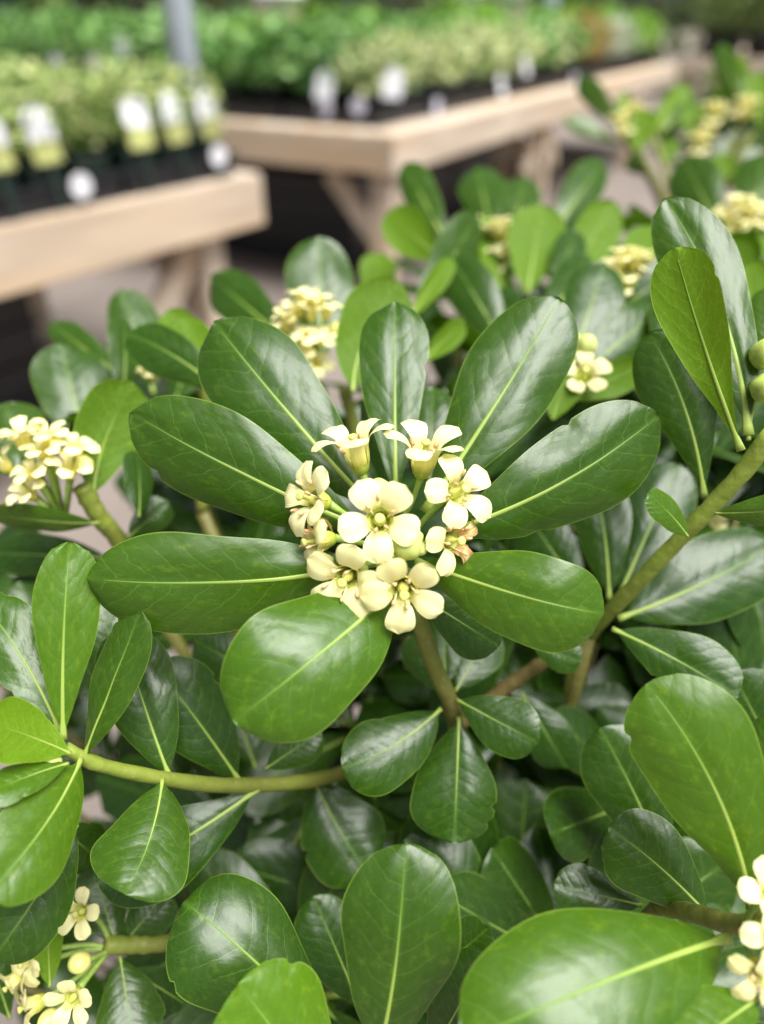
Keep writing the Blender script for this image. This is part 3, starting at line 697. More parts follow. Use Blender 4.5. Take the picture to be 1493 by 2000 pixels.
# left side, near
LS([
 (124, 1445, 18.6, 137, 1058, 18.6, 113, dict(m=(-6, 0), y=.6, curl=.25, a=.95, b=2.4, wav=.006)),
 (163, 1480, 18.9, 274, 1192, 18.6, 82, dict(m=(6, 10), y=.22, roll=-38, curl=.3, b=3.0)),
 (118, 1432, 18.9, -45, 1165, 19.6, 120, dict(y=.25, m=(12, -6))),
 (140, 1472, 18.2, -30, 1412, 16.8, 108, dict(side=-1, y=.85, m=(0, -8), roll=20)),
 (135, 1490, 18.0, -40, 1555, 16.6, 62, dict(y=.5, roll=30)),
 (160, 1480, 18.6, -30, 1752, 15.8, 150, dict(y=.55, m=(14, 4), curl=.3, roll=-12, a=.7)),
 (318, 1520, 20.1, 243, 1746, 17.8, 178, dict(y=.22, m=(12, 10), a=.62, b=3.6, curl=.5, roll=8)),
 (505, 1540, 22.2, 190, 1722, 20.6, 145, dict(y=.05, m=(0, 14), a=.8)),
 (332, 1518, 20.5, 236, 1225, 21.0, 135, dict(y=.12, m=(0, 12), b=3.2)),
 (470, 1528, 22.0, 300, 1296, 21.6, 140, dict(y=.06, m=(4, 0))),
 (262, 1420, 22.4, 196, 1180, 22.8, 100, dict(y=.05)),
 (150, 1610, 18.8, -20, 1880, 17.6, 142, dict(y=.08, m=(10, 0), curl=.5, wav=.03)),
 (30, 1300, 25.0, 38, 1135, 26.0, 92, dict(y=.05)),
 (235, 1868, 22.4, 262, 2045, 21.2, 118, dict(y=.10, a=.75)),
 (228, 1846, 22.6, 180, 1690, 23.6, 100, dict(y=.08)),
 (240, 1845, 22.8, 330, 1740, 23.4, 85, dict(y=.12)),
 (380, 1850, 25.0, 345, 1990, 24.0, 95, dict(y=.02)),
 (98, 1928, 21.2, 92, 1785, 21.4, 52, dict(side=-1, y=.7)),
 (20, 1990, 23.0, -30, 1840, 23.0, 60, dict(y=.08)),
 (250, 1890, 22.6, 400, 1985, 23.6, 90, dict(y=.02)),
 (110, 1610, 21.5, 195, 1680, 23.0, 90, dict(y=.06)),
 (20, 1500, 21.0, 110, 1580, 22.5, 70, dict(y=.06)),
])
# left, further back
LS([
 (690, 765, 26.5, 782, 552, 27.4, 128, dict(side=-1, y=.35, m=(-22, 0), curl=.3)),
 (628, 720, 32.0, 624, 462, 33.5, 126, dict(y=.10, curl=.2)),
 (590, 690, 33.0, 412, 540, 36.0, 92, dict(y=.12)),
 (560, 660, 34.0, 440, 532, 37.0, 60, dict(y=.12)),
 (425, 730, 27.0, 352, 622, 27.5, 84, dict(side=-1, y=.55, m=(-10, 4))),
 (400, 730, 28.5, 330, 606, 29.5, 70, dict(side=-1, y=.5)),
 (438, 768, 26.6, 248, 650, 27.6, 92, dict(y=.10, m=(6, -8), curl=.3)),
 (300, 770, 33.0, 234, 566, 34.0, 92, dict(y=.12, m=(8, 0))),
 (245, 740, 31.0, 98, 630, 33.0, 56, dict(y=.15)),
 (172, 890, 29.5, 118, 672, 30.8, 134, dict(y=.12, curl=.2)),
 (182, 972, 24.6, 262, 748, 25.2, 124, dict(side=-1, y=.30, m=(-16, 0))),
 (78, 930, 27.5, 8, 788, 28.5, 98, dict(y=.15)),
 (40, 930, 26.5, -40, 850, 27.0, 80, dict(y=.15)),
 (240, 780, 29.0, 243, 620, 30.0, 58, dict(y=.10, roll=30)),
 (195, 1022, 24.6, -20, 1002, 23.8, 46, dict(y=.35, roll=-40)),
 (272, 1010, 24.5, 268, 880, 25.2, 52, dict(y=.05, roll=35)),
 (250, 1050, 25.5, 330, 980, 26.0, 60, dict(y=.05)),
 (220, 1090, 27.0, -10, 1080, 27.0, 80, dict(y=.03)),
 (330, 900, 29.0, 300, 780, 30.0, 70, dict(side=-1, y=.4)),
 (160, 1130, 27.5, 20, 1150, 27.5, 60, dict(y=.03)),
 (400, 900, 29.0, 372, 770, 30.0, 80, dict(side=-1, y=.35)),
])
# right side, near
LS([
 (1462, 850, 20.4, 1300, 388, 21.8, 128, dict(m=(26, -2), y=.18, roll=14, curl=.25, a=.8, b=3.0)),
 (1448, 880, 19.2, 1318, 484, 18.8, 116, dict(side=-1, m=(-2, 14), y=.72, roll=-12, curl=.35, a=1.25, b=4.0, bow=.02)),
 (1376, 972, 21.6, 1268, 650, 21.8, 132, dict(m=(18, -6), y=.10, curl=.4, a=1.0)),
 (1345, 1048, 20.4, 1266, 962, 19.8, 46, dict(y=.45, roll=35)),
 (1395, 1002, 20.6, 1560, 992, 20.0, 52, dict(y=.4, roll=30)),
 (1208, 1208, 24.0, 1515, 1062, 24.6, 158, dict(y=.04, m=(0, 10), curl=.3)),
 (1196, 1228, 22.8, 1442, 1362, 21.4, 122, dict(y=.08, m=(6, -4), a=.75)),
 (1206, 1172, 24.8, 1325, 905, 26.2, 125, dict(y=.02)),
 (1190, 1172, 24.8, 1150, 905, 26.0, 108, dict(y=.05, m=(10, 0))),
 (1140, 1165, 25.2, 1030, 1005, 26.4, 112, dict(y=.05)),
 (1040, 1262, 23.8, 1136, 1292, 23.4, 62, dict(y=.10)),
 (1512, 1470, 22.6, 1430, 1312, 22.8, 122, dict(y=.05)),
 (1512, 1640, 18.6, 1500, 1395, 18.8, 70, dict(y=.18)),
 (1468, 1775, 17.4, 1268, 1342, 17.0, 220, dict(y=.56, m=(26, -20), curl=.35, a=.72, b=3.2, tip=.07)),
 (1300, 1690, 22.0, 1172, 1422, 22.6, 148, dict(y=.06, m=(6, 0))),
 (1390, 1795, 19.6, 1188, 1616, 19.8, 150, dict(y=.08, m=(2, -10), a=.8)),
 (1255, 1768, 21.0, 1082, 1728, 21.2, 92, dict(y=.04)),
 (1425, 1832, 17.0, 905, 2040, 14.6, 290, dict(y=.44, m=(20, -20), a=.66, b=3.4, curl=.5, bow=.08, tip=.06)),
 (1488, 1945, 16.0, 1290, 2085, 14.6, 160, dict(y=.55, a=.7)),
 (1430, 1500, 26.0, 1490, 1260, 26.5, 100, dict(y=.03)),
])
# bottom, near
LS([
 (738, 2065, 17.8, 790, 1664, 17.0, 222, dict(y=.16, m=(10, 10), curl=.35, a=.68, b=3.0, tip=.09)),
 (660, 2040, 18.8, 355, 1758, 18.8, 225, dict(y=.08, m=(-10, -22), curl=.55, a=.68, b=3.2, tip=.07)),
 (640, 2200, 17.2, 465, 1922, 16.4, 230, dict(y=.72, m=(8, -10), a=.75, curl=.45)),
 (708, 1975, 21.6, 612, 1750, 22.2, 112, dict(y=.05)),
 (955, 1860, 23.2, 790, 1640, 23.8, 165, dict(y=.05, m=(14, -14))),
 (850, 1900, 20.4, 955, 1812, 20.0, 86, dict(y=.06)),
 (842, 2060, 18.8, 950, 1862, 18.2, 112, dict(y=.06, roll=15)),
 (1008, 1840, 26.0, 1028, 1522, 27.0, 198, dict(y=.02)),
 (897, 1400, 22.6, 888, 1648, 21.6, 160, dict(y=.08, a=.72, curl=.5)),
 (862, 1384, 22.4, 668, 1500, 21.2, 130, dict(y=.10, a=.62, curl=.45, m=(0, 16))),
 (892, 1366, 22.4, 1052, 1452, 21.6, 106, dict(y=.12, a=.7)),
 (610, 1515, 25.0, 722, 1708, 24.0, 158, dict(y=.08, a=.68, m=(-6, 4))),
 (612, 1580, 28.0, 490, 1800, 27.0, 150, dict(y=.01)),
 (518, 1502, 23.0, 628, 1428, 23.4, 72, dict(y=.12)),
 (1058, 1405, 28.5, 1245, 1400, 28.0, 140, dict(y=.01)),
 (1018, 1352, 26.0, 1108, 1500, 25.6, 86, dict(y=.05)),
 (880, 1362, 24.0, 800, 1240, 25.0, 70, dict(y=.05)),
 (890, 1350, 24.0, 960, 1230, 25.2, 86, dict(y=.08)),
 (870, 1345, 24.0, 866, 1200, 25.2, 74, dict(y=.08)),
 (520, 1330, 25.0, 380, 1250, 25.5, 90, dict(y=.02)),
 (500, 1500, 27.0, 440, 1330, 28.0, 110, dict(y=.02)),
 (760, 1640, 28.0, 820, 1520, 28.0, 130, dict(y=.01)),
])
# behind, right of centre
LS([
 (1030, 575, 37.0, 1060, 400, 38.5, 106, dict(side=-1, y=.62, curl=.2)),
 (1075, 575, 38.5, 1198, 392, 40.0, 88, dict(side=-1, y=.62, m=(6, 8))),
 (870, 505, 37.0, 760, 412, 38.5, 82, dict(side=-1, y=.6, m=(-4, 6))),
 (800, 625, 34.0, 932, 422, 36.5, 84, dict(y=.10, roll=20)),
 (875, 480, 43.0, 790, 320, 46.0, 66, dict(y=.15)),
 (962, 460, 46.0, 932, 326, 49.0, 88, dict(y=.15)),
 (1000, 460, 46.0, 1026, 344, 49.0, 78, dict(y=.15)),
 (1075, 460, 46.0, 1178, 314, 49.0, 72, dict(y=.15)),
 (800, 622, 33.0, 886, 506, 34.5, 38, dict(side=-1, y=.65, roll=20)),
 (828, 705, 29.5, 908, 630, 30.5, 42, dict(side=-1, y=.5, roll=20)),
 (995, 690, 33.0, 880, 500, 35.0, 92, dict(y=.10)),
 (1120, 705, 29.0, 1182, 512, 30.5, 112, dict(y=.08)),
 (1118, 745, 27.6, 1296, 598, 28.8, 96, dict(y=.10)),
 (1105, 782, 26.6, 1258, 712, 26.8, 62, dict(side=-1, y=.45)),
 (755, 600, 40.0, 728, 494, 42.0, 68, dict(side=-1, y=.5)),
 (1420, 480, 43.0, 1335, 308, 46.0, 92, dict(y=.15)),
 (1472, 430, 44.0, 1492, 300, 46.0, 92, dict(y=.15)),
 (1440, 510, 40.0, 1500, 452, 41.0, 62, dict(side=-1, y=.5)),
 (1440, 600, 34.0, 1425, 470, 35.0, 72, dict(side=-1, y=.35)),
 (1500, 650, 30.0, 1476, 508, 31.0, 60, dict(side=-1, y=.6)),
 (1495, 690, 24.0, 1500, 560, 24.5, 60, dict(y=.3)),
 (1080, 560, 36.0, 1130, 450, 38.0, 60, dict(y=.08)),
 (1020, 640, 33.0, 960, 570, 34.0, 70, dict(y=.05)),
 (1060, 640, 33.0, 1150, 500, 36.0, 80, dict(y=.08)),
 (1240, 560, 33.0, 1270, 440, 35.0, 76, dict(side=-1, y=.5)),
 (1230, 590, 33.0, 1330, 520, 33.0, 80, dict(y=.06)),
 (1080, 820, 26.0, 1105, 730, 26.4, 70, dict(side=-1, y=.5)),
 (990, 600, 38.0, 950, 420, 40.0, 50, dict(side=-1, y=.6, roll=30)),
 (1290, 720, 27.0, 1330, 560, 28.5, 90, dict(y=.06)),
 (1380, 720, 27.0, 1420, 600, 28.0, 80, dict(y=.05)),
], hi=False)
for o in LEAVES: pass

# stems that show
pstem([(790, 1120, 20.4), (815, 1200, 21.2), (848, 1300, 22.2), (884, 1385, 23.0), (900, 1480, 26)], .0024, .0027, .35, .85)
pstem([(1510, 845, 20.0), (1440, 935, 20.8), (1335, 1045, 22.0), (1205, 1180, 24.0), (1150, 1240, 25.5)], .0026, .0023, -.1, .12)
pstem([(1075, 1285, 25.0), (985, 1345, 25.5), (890, 1420, 26.0)], .0022, .0026, .9, 1.0)
pstem([(128, 1462, 18.6), (200, 1495, 19.2), (330, 1522, 20.4), (455, 1534, 21.8), (620, 1522, 24.0), (760, 1480, 28.0), (860, 1440, 33.0)], .0016, .0026, .0, .75)
pstem([(205, 1845, 22.4), (260, 1845, 22.8), (345, 1838, 23.6), (520, 1800, 27.0)], .0026, .0024, .2, .6)
pstem([(1520, 1800, 16.6), (1440, 1806, 17.4), (1360, 1785, 18.6), (1290, 1770, 20.5)], .0024, .0022, .4, .5)
pstem([(160, 950, 24.4), (195, 1010, 25.0), (235, 1060, 25.8), (300, 1180, 28.0)], .0030, .0030, .1, .4)
pstem([(672, 755, 29.5), (690, 830, 30.0), (705, 920, 30.5)], .0024, .0026, .3, .5)
pstem([(400, 740, 29.5), (402, 850, 29.8), (395, 1000, 30.5)], .0022, .0024, .3, .4)
pstem([(985, 560, 39.0), (990, 640, 38.0), (1010, 760, 37.0)], .0024, .0026, .5, .7)

# ---------------------------------------------------------------- flowers
def basis(f, roll_deg):
    f = f.normalized(); ex = CR - f * CR.dot(f)
    if ex.length < 0.25: ex = CU - f * CU.dot(f)
    ex.normalize(); ey = f.cross(ex)
    a = R(roll_deg); ex2 = ex * math.cos(a) + ey * math.sin(a); ey2 = f.cross(ex2)
    return Matrix(((ex2.x, ey2.x, f.x), (ex2.y, ey2.y, f.y), (ex2.z, ey2.z, f.z)))
OPEN = [(.0007, .0), (.0026, .0018), (.0028, .0048), (.0042, .0070), (.0072, .0080), (.0103, .0075)]
FUNNEL = [(.0007, .0), (.0027, .0020), (.0033, .0062), (.0049, .0092), (.0080, .0106), (.0108, .0100)]
def petal_geo(phi, path, seed, reflex=0.0, wid=1.0, twist=0.0, nu=20, nv=9):
    r = random.Random(seed)
    pts = catmull([Vector((a, 0, b)) for a, b in path], nu)
    V, F, C = [], [], []
    er = Vector((math.cos(phi), math.sin(phi), 0)); et = Vector((-math.sin(phi), math.cos(phi), 0)); ez = Vector((0, 0, 1))
    ra, rb = r.uniform(-.25, .25) + reflex, r.uniform(-.15, .15)
    piv = pts[int(nu * .5)]
    for i in range(nu):
        t = i / (nu - 1); p = pts[i].copy()
        if t > 0.5:                       # curl the limb back about the mouth
            a = ra * (t - .5) * 2; q = p - piv
            p = piv + Vector((q.x * math.cos(a) + q.z * math.sin(a), 0, -q.x * math.sin(a) + q.z * math.cos(a)))
        tg = (pts[min(i + 1, nu - 1)] - pts[max(i - 1, 0)]).normalized(); nrm = Vector((-tg.z, 0, tg.x))
        claw = .0009 + .0010 * min(1, t / .3)
        sl_ = max(0.0, (t - .34) / .66)
        limb = .0045 * wid * sl_ ** .62 * math.sqrt(max(0.0, 1 - sl_ ** 4.5))
        h = max(claw * (1 if t < .55 else max(0, 1 - (t - .55) / .2)), limb) if t < 1 else 0.0
        cup = (1 - min(1, t / .55)) * .28 - max(0, (t - .5)) * .36
        for k in range(nv):
            v = -1 + 2 * k / (nv - 1); lat = v * h
            dz = cup * h * v * v + rb * h * v * (1 if t > .5 else 0) + .00018 * math.sin(v * 5 + seed) * t
            x = p.x + nrm.x * dz; z = p.z + nrm.z * dz + twist * lat * (t > .5)
            V.append(er * x + ez * z + et * lat); C.append((t, v, seed % 7))
    for i in range(nu - 1):
        for k in range(nv - 1):
            A = i * nv + k; F.append((A, A + 1, A + nv + 1, A + nv))
    return V, F, C
def lathe(prof_, seg=14, c=0.0):
    V, F = [], []
    for rr_, z in prof_:
        for k in range(seg): V.append(Vector((math.cos(2 * math.pi * k / seg) * rr_, math.sin(2 * math.pi * k / seg) * rr_, z)))
    for i in range(len(prof_) - 1):
        for k in range(seg): F.append((i * seg + k, i * seg + (k + 1) % seg, (i + 1) * seg + (k + 1) % seg, (i + 1) * seg + k))
    F.append(tuple(range(seg - 1, -1, -1))); F.append(tuple(range((len(prof_) - 1) * seg, len(prof_) * seg)))
    return V, F
def mk(name, vf, mat, **k):
    me = mesh_from(name, vf[0], vf[1], vf[2] if len(vf) > 2 else None, **k); me.materials.append(mat); return me
CALYX = mk('flower', lathe([(.0006, -.0012), (.0016, -.0006), (.0023, .0006), (.0028, .0024), (.00295, .0036), (.0027, .0037), (.0022, .0008)]), M['calyx'])
PISTIL = mk('pistil', lathe([(.0004, .0006), (.0012, .0016), (.00145, .0034), (.0011, .0050), (.00062, .0060), (.00058, .0080), (.0011, .0086), (.00125, .0091), (.0009, .0096), (.0004, .0094)]), M['pistil'])
def stamen_meshes():
    fp = [Vector((.0016, 0, .0012)), Vector((.0022, 0, .0045)), Vector((.0029, 0, .0076))]
    V, F, U = ring_tube(fp, [.00024, .0002, .00016], 6); fil = mk('stamen', (V, F), M['filament'])
    V, F = lathe([(.0001, -.0012), (.00034, -.0008), (.00042, 0), (.00036, .0008), (.0001, .0012)], 8)
    q = Vector((.35, 0, 1)).to_track_quat('Z', 'Y').to_matrix()
    ant = mk('anther', ([q @ Vector((v.x, v.y * 1.5, v.z)) + Vector((.0031, 0, .0082)) for v in V], F), M['anther'])
    bm = bmesh.new(); bm.from_mesh(fil); n0 = len(fil.polygons); bm.from_mesh(ant)
    bm.faces.ensure_lookup_table()
    for i, f in enumerate(bm.faces): f.material_index = 1 if i >= n0 else 0
    me = bpy.data.meshes.new('stamen'); bm.to_mesh(me); bm.free(); me.materials.append(M['filament']); me.materials.append(M['anther'])
    return me
STAMEN = stamen_meshes()
def flower(px, py, d, f, roll, size=1.0, path=OPEN, reflex=0.0, root=None, own=SHRUB, age=0.0, brown=(), wid=1.0, stam=True, skip=()):
    fd = CV(*f); mouth = P(px, py, d); base = mouth - fd * (.0070 * size)
    Bm = basis(fd, roll).to_4x4()
    fl_ = link('flower', CALYX, None, own)
    fl_.matrix_local = Matrix.Translation(base - own.location) @ Bm @ Matrix.Scale(size, 4)
    for k in range(5):
        if k in skip: continue
        sd_ = rnd.randrange(10000)
        rx = reflex + (rnd.uniform(.5, 1.3) if k in brown else 0)
        me = mk('petal', petal_geo(2 * math.pi * k / 5 + rnd.uniform(-.09, .09), path, sd_, rx, wid * (0.62 if k in brown else rnd.uniform(.93, 1.07)), rnd.uniform(-.15, .15)), M['petal'])
        o = link('petal', me, None, fl_); o.color = (age + rnd.uniform(0, .12), 1.0 if k in brown else 0.0, 0, 1)
        if k in brown: o['label'] = 'wilted brown petal'
    link('pistil', PISTIL, None, fl_)
    if stam:
        for k in range(5):
            s = link('stamen', STAMEN, None, fl_); s.rotation_euler = (rnd.uniform(-.12, .12), rnd.uniform(-.1, .25), 2 * math.pi * (k + .5) / 5 + rnd.uniform(-.25, .25))
    if root is not None:
        a = base - fd * .0008 * size; mid = (a + root) * .5 - fd * .002
        V, F, U = ring_tube([(p - base) for p in catmull([root, mid, a], 9)], [.00075] * 7 + [.0008, .0011], 8)
        inv = (Bm @ Matrix.Scale(size, 4)).inverted()
        link('pedicel', mk('pedicel', ([inv @ v for v in V], F), M['pedicel']), None, fl_)
    return fl_
def bud(px, py, d, rad_px, f=(0, .3, .9), mat='bud', own=SHRUB, root=None, lumpy=True, elong=1.15, name='flower_bud'):
    rad = rad_px / FPX * d * .01; V, F = [], []; ns, nr = 25, 12
    for i in range(nr + 1):
        th = math.pi * i / nr
        for k in range(ns):
            ph = 2 * math.pi * k / ns
            rr_ = math.sin(th) * (1 + (.10 * (abs(math.cos(2.5 * ph)) - .5) * math.sin(th) if lumpy else 0))
            V.append(Vector((math.cos(ph) * rr_, math.sin(ph) * rr_, math.cos(th) * elong)) * rad)
    for i in range(nr):
        for k in range(ns): F.append((i * ns + k, (i + 1) * ns + k, (i + 1) * ns + (k + 1) % ns, i * ns + (k + 1) % ns))
    o = link(name, mk(name, (V, F), M[mat]), None, own); c = P(px, py, d)
    o.matrix_local = Matrix.Translation(c - own.location) @ basis(CV(*f), 20).to_4x4()
    if root is not None:
        a = c - CV(*f) * rad * .9
        V, F, U = ring_tube([p - root for p in catmull([root, (a + root) * .5 - CV(*f) * .002, a], 8)], [.0007] * 8, 8)
        link('pedicel', mk('pedicel', (V, F), M['pedicel']), None, own, root - own.location)
    return o

HUB = P(778, 1085, 20.2)
flower(742, 1014, 17.7, (-.02, .08, 1), -95, 1.0, OPEN, -.1, HUB, wid=1.12)
flower(789, 1158, 17.6, (.02, -.22, 1), -100, .98, OPEN, -.05, HUB, age=.12, wid=1.12)
flower(672, 1134, 17.9, (-.22, -.25, 1), 5, .98, OPEN, 0.0, HUB, age=.05, wid=1.08)
flower(597, 972, 18.6, (-.72, .18, .70), 25, .95, OPEN, .05, HUB, wid=1.05)
flower(606, 1058, 18.6, (-.90, -.12, .45), 40, .85, OPEN, .5, HUB, age=.1, brown=(1,))
flower(693, 868, 19.4, (-.22, .88, .38), 60, 1.02, FUNNEL, .15, P(760, 1000, 20.3), age=.05)
flower(830, 878, 19.2, (.10, .84, .52), 35, 1.02, FUNNEL, .0, P(790, 1005, 20.3), age=.05)
flower(902, 958, 18.5, (.42, .22, .88), 40, .96, OPEN, .15, P(810, 1040, 20.2))
flower(893, 1056, 18.4, (.52, -.02, .85), 100, .92, OPEN, .1, HUB, age=.08, brown=(3, 4))
bud(796, 1066, 18.0, 29, (.1, .2, .95), 'bud', root=HUB)
bud(812, 1050, 18.2, 15, (.4, .3, .8), 'bud'); bud(820, 1072, 18.2, 14, (.5, -.1, .8), 'bud')
bud(740, 960, 18.8, 25, (0, .6, .8), 'bud', root=HUB)
bud(709, 1112, 18.9, 11, (0, .6, .8), 'bud')
pstem([(790, 1130, 20.6), (782, 1100, 20.3), (776, 1060, 20.2)], .0022, .0012, .3, .1)

# blurred clusters
SIMPLE = []
for i in range(4):
    V, F, C = [], [], []
    for k in range(5):
        v, f, c = petal_geo(2 * math.pi * k / 5, OPEN if i % 2 else FUNNEL, i * 31 + k, .1 * i, 1.05, 0, 9, 5)
        b = len(V); V += v; F += [tuple(x + b for x in q) for q in f]; C += c
    SIMPLE.append(mk('flower', (V, F, C), M['petal']))
def cluster(cx, cy, d, rad_px, n, f=(0, .6, .6), own=SHRUB, size=0.72, seed=1, age=0.1, buds=1, sq=(1, 1)):
    r = random.Random(seed); c = P(cx, cy, d); fd = CV(*f); rad = rad_px / FPX * d * .01
    root = c - fd * rad * 1.6
    for i in range(n):
        a = i * 2.399 + r.uniform(-.3, .3); q = math.sqrt((i + .5) / n)
        off = CR * (math.cos(a) * q * rad * sq[0]) + CU * (math.sin(a) * q * rad * sq[1]) + fd * (rad * .5 * (1 - q * q))
        p = c + off; dirv = (p - root).normalized()
        o = link('flower', SIMPLE[r.randrange(4)], None, own); s = size * r.uniform(.85, 1.08)
        o.matrix_local = Matrix.Translation(p - dirv * .007 * s - own.location) @ basis(dirv, r.uniform(0, 72)).to_4x4() @ Matrix.Scale(s, 4)
        o.color = (age * r.uniform(0, .7), 0, 0, 1)
        st = p - dirv * .007 * s
        V, F, U = ring_tube([root * 0, (st - root) * .5, st - root], [.0009] * 3, 6)
        link('pedicel', mk('pedicel', (V, F), M['pedicel']), None, own, root - own.location)
    for i in range(buds):
        dv = (fd + CR * r.uniform(-1, 1) + CU * r.uniform(-.6, .6)).normalized(); p = root + dv * rad * 1.7
        dd = -(p - CO).dot(CB) * 100; x = 746.5 + (p - CO).dot(CR) / (dd * .01) * FPX; yy = 1000 - (p - CO).dot(CU) / (dd * .01) * FPX
        bud(x, yy, dd, 17 * 22 / dd, (dv.dot(CR), dv.dot(CU), dv.dot(CB)), 'budy', own)
    return root
cluster(600, 640, 29.0, 66, 11, (.0, .75, .5), seed=2, age=.2, sq=(.8, 1.15))
cluster(75, 905, 23.8, 92, 9, (-.1, .75, .55), seed=3, age=.3, sq=(1.05, .75))
cluster(985, 478, 39.5, 44, 10, (0, .8, .4), seed=5, age=.1, sq=(.7, 1.3))
cluster(1228, 532, 33.5, 46, 9, (0, .8, .4), seed=6, age=.1, sq=(1, .9))
cluster(1455, 428, 41.0, 46, 10, (0, .7, .5), seed=7, age=.12, sq=(1.1, .8))
cluster(292, 728, 30.0, 14, 2, (0, .8, .4), seed=8, buds=1)
cluster(945, 440, 41.0, 16, 2, (0, .8, .4), seed=9, buds=0)
cluster(1392, 1030, 29.0, 14, 2, (.3, .6, .6), seed=10, buds=0)
cluster(50, 1270, 25.5, 20, 2, (.3, .5, .6), seed=11, buds=1)
# sharper ones
flower(1143, 728, 26.4, (-.05, .35, .95), 90, .95, OPEN, 0, P(1150, 790, 28), age=.05, stam=False)
flower(1112, 688, 27.0, (-.3, .6, .7), 40, .85, OPEN, .1, P(1150, 790, 28), age=.05, stam=False)
bud(1146, 675, 26.8, 20, (0, .8, .5), 'bud', root=P(1150, 790, 28)); bud(1118, 664, 27.4, 15, (0, .8, .5), 'budy')
RL = P(218, 1850, 22.6)
flower(152, 1784, 21.0, (-.15, .25, 1), 80, .68, OPEN, -.1, RL, age=.08, stam=False)
flower(136, 1958, 20.6, (-.05, .0, 1), 25, .72, OPEN, -.1, RL, age=.12, stam=False)
flower(48, 1880, 21.4, (-.5, -.1, .8), 10, .72, OPEN, .1, RL, age=.15, stam=False)
flower(50, 1968, 21.0, (-.8, -.1, .5), 60, .75, OPEN, .1, RL, age=.15, stam=False)
flower(18, 1925, 21.6, (-.6, -.5, .6), 60, .68, OPEN, .1, RL, age=.15, stam=False)
bud(156, 1880, 21.4, 20, (-.5, .2, .7), 'budy', root=RL, lumpy=False); bud(96, 1994, 21.0, 20, (-.5, -.6, .5), 'budy', root=RL, lumpy=False)
RR = P(1460, 1810, 17.0)
flower(1516, 1752, 15.8, (.1, .5, .8), 100, .8, OPEN, 0, RR)
flower(1520, 1832, 15.6, (.3, .1, 1), 170, .8, OPEN, .1, RR)
flower(1490, 1910, 15.6, (-.1, -.1, 1), 150, .72, OPEN, .2, RR, age=.25)
bud(92, 1488, 18.0, 22, (-1, .1, .2), 'bud', lumpy=False, elong=1.3)
bud(1496, 692, 20.2, 29, (0, .4, .9), 'fruit', elong=1.12, name='green_fruit', root=P(1462, 850, 20.4))
bud(1497, 758, 20.0, 29, (0, -.1, 1), 'fruit', elong=1.08, name='green_fruit', root=P(1462, 860, 20.4))

# ---------------------------------------------------------------- the dense inside of the shrub: further shoots
def shoot(node, axis, n, L, own=SHRUB, y=0.05, seed=0, hi=False, rise=0.45, hwr=0.19, trunk=None):
    r = random.Random(seed); axis = axis.normalized()
    e1 = axis.cross(Vector((.3, .9, .2))).normalized(); e2 = axis.cross(e1)
    for i in range(n):
        a = i * 2.399 + r.uniform(-.3, .3); out = e1 * math.cos(a) + e2 * math.sin(a)
        up = rise + r.uniform(-.25, .25); dv = (out + axis * up).normalized(); Ln = L * r.uniform(.75, 1.1)
        b0 = node - axis * (i * .0016); t0 = b0 + dv * Ln
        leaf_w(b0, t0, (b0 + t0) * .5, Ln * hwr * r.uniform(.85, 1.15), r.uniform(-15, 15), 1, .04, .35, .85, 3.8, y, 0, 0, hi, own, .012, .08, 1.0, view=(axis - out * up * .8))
    if trunk is not None:
        mid = (node + trunk) * .5 + Vector((r.uniform(-.02, .02), r.uniform(-.02, .02), -.03))
        stem([node, mid, trunk], .0022, .0032, .5, 1.0, own, 12)
TR = Vector((0.06, 0.22, 0.60))
for i, (px, py, d, ax) in enumerate([
    (905, 1440, 26, None), (1130, 1270, 28, None), (700, 1420, 31, (0, .5, .6)), (980, 1620, 30, (.2, .4, .8)), (780, 1780, 28, (-.2, .3, .9)), (1250, 1560, 27, (.2, .5, .7)),
    (560, 1680, 31, (-.3, .4, .7)), (1120, 1900, 24, (.1, .4, .8)), (450, 1200, 32, (-.3, .7, .5)), (1080, 950, 32, (.2, .8, .5)), (1330, 820, 31, (.3, .8, .4)),
    (1420, 1250, 31, (.4, .6, .5)), (860, 800, 38, (0, .9, .3)), (1200, 640, 40, (.1, .9, .3)), (1400, 560, 42, (.2, .9, .3)), (560, 860, 36, (-.1, .9, .3)),
    (620, 1950, 25, (0, .4, .8)), (1000, 700, 40, (0, .9, .3)), (870, 1250, 34, (0, .7, .5)), (1040, 1130, 34, (.1, .7, .5)), (900, 570, 45, (-.1, .9, .3)), (1110, 480, 49, (.1, .9, .3)), (1310, 470, 52, (.1, .9, .3)), (330, 800, 34, (-.2, .9, .3))]):
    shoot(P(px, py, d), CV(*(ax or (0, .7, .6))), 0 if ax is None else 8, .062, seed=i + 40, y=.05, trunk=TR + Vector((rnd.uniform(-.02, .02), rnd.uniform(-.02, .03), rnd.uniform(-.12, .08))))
for (px, py, d) in ((860, 1440, 33), (300, 1180, 28), (520, 1800, 27), (1290, 1770, 20.5), (1150, 1240, 25.5), (705, 920, 30.5), (1010, 760, 37), (395, 1000, 30.5), (900, 1480, 26), (890, 1420, 26), (740, 2065, 17.8), (650, 2100, 18)):
    stem([P(px, py, d), (P(px, py, d) + TR) * .5 + Vector((0, 0, -.05)), TR + Vector((rnd.uniform(-.015, .015), rnd.uniform(-.015, .015), -.08))], .0024, .0036, .7, 1.0, SHRUB, 12)
stem([TR + Vector((0, 0, .03)), Vector((.065, .205, .45)), Vector((.06, .20, .285))], .007, .011, 1, 1, SHRUB, 12)

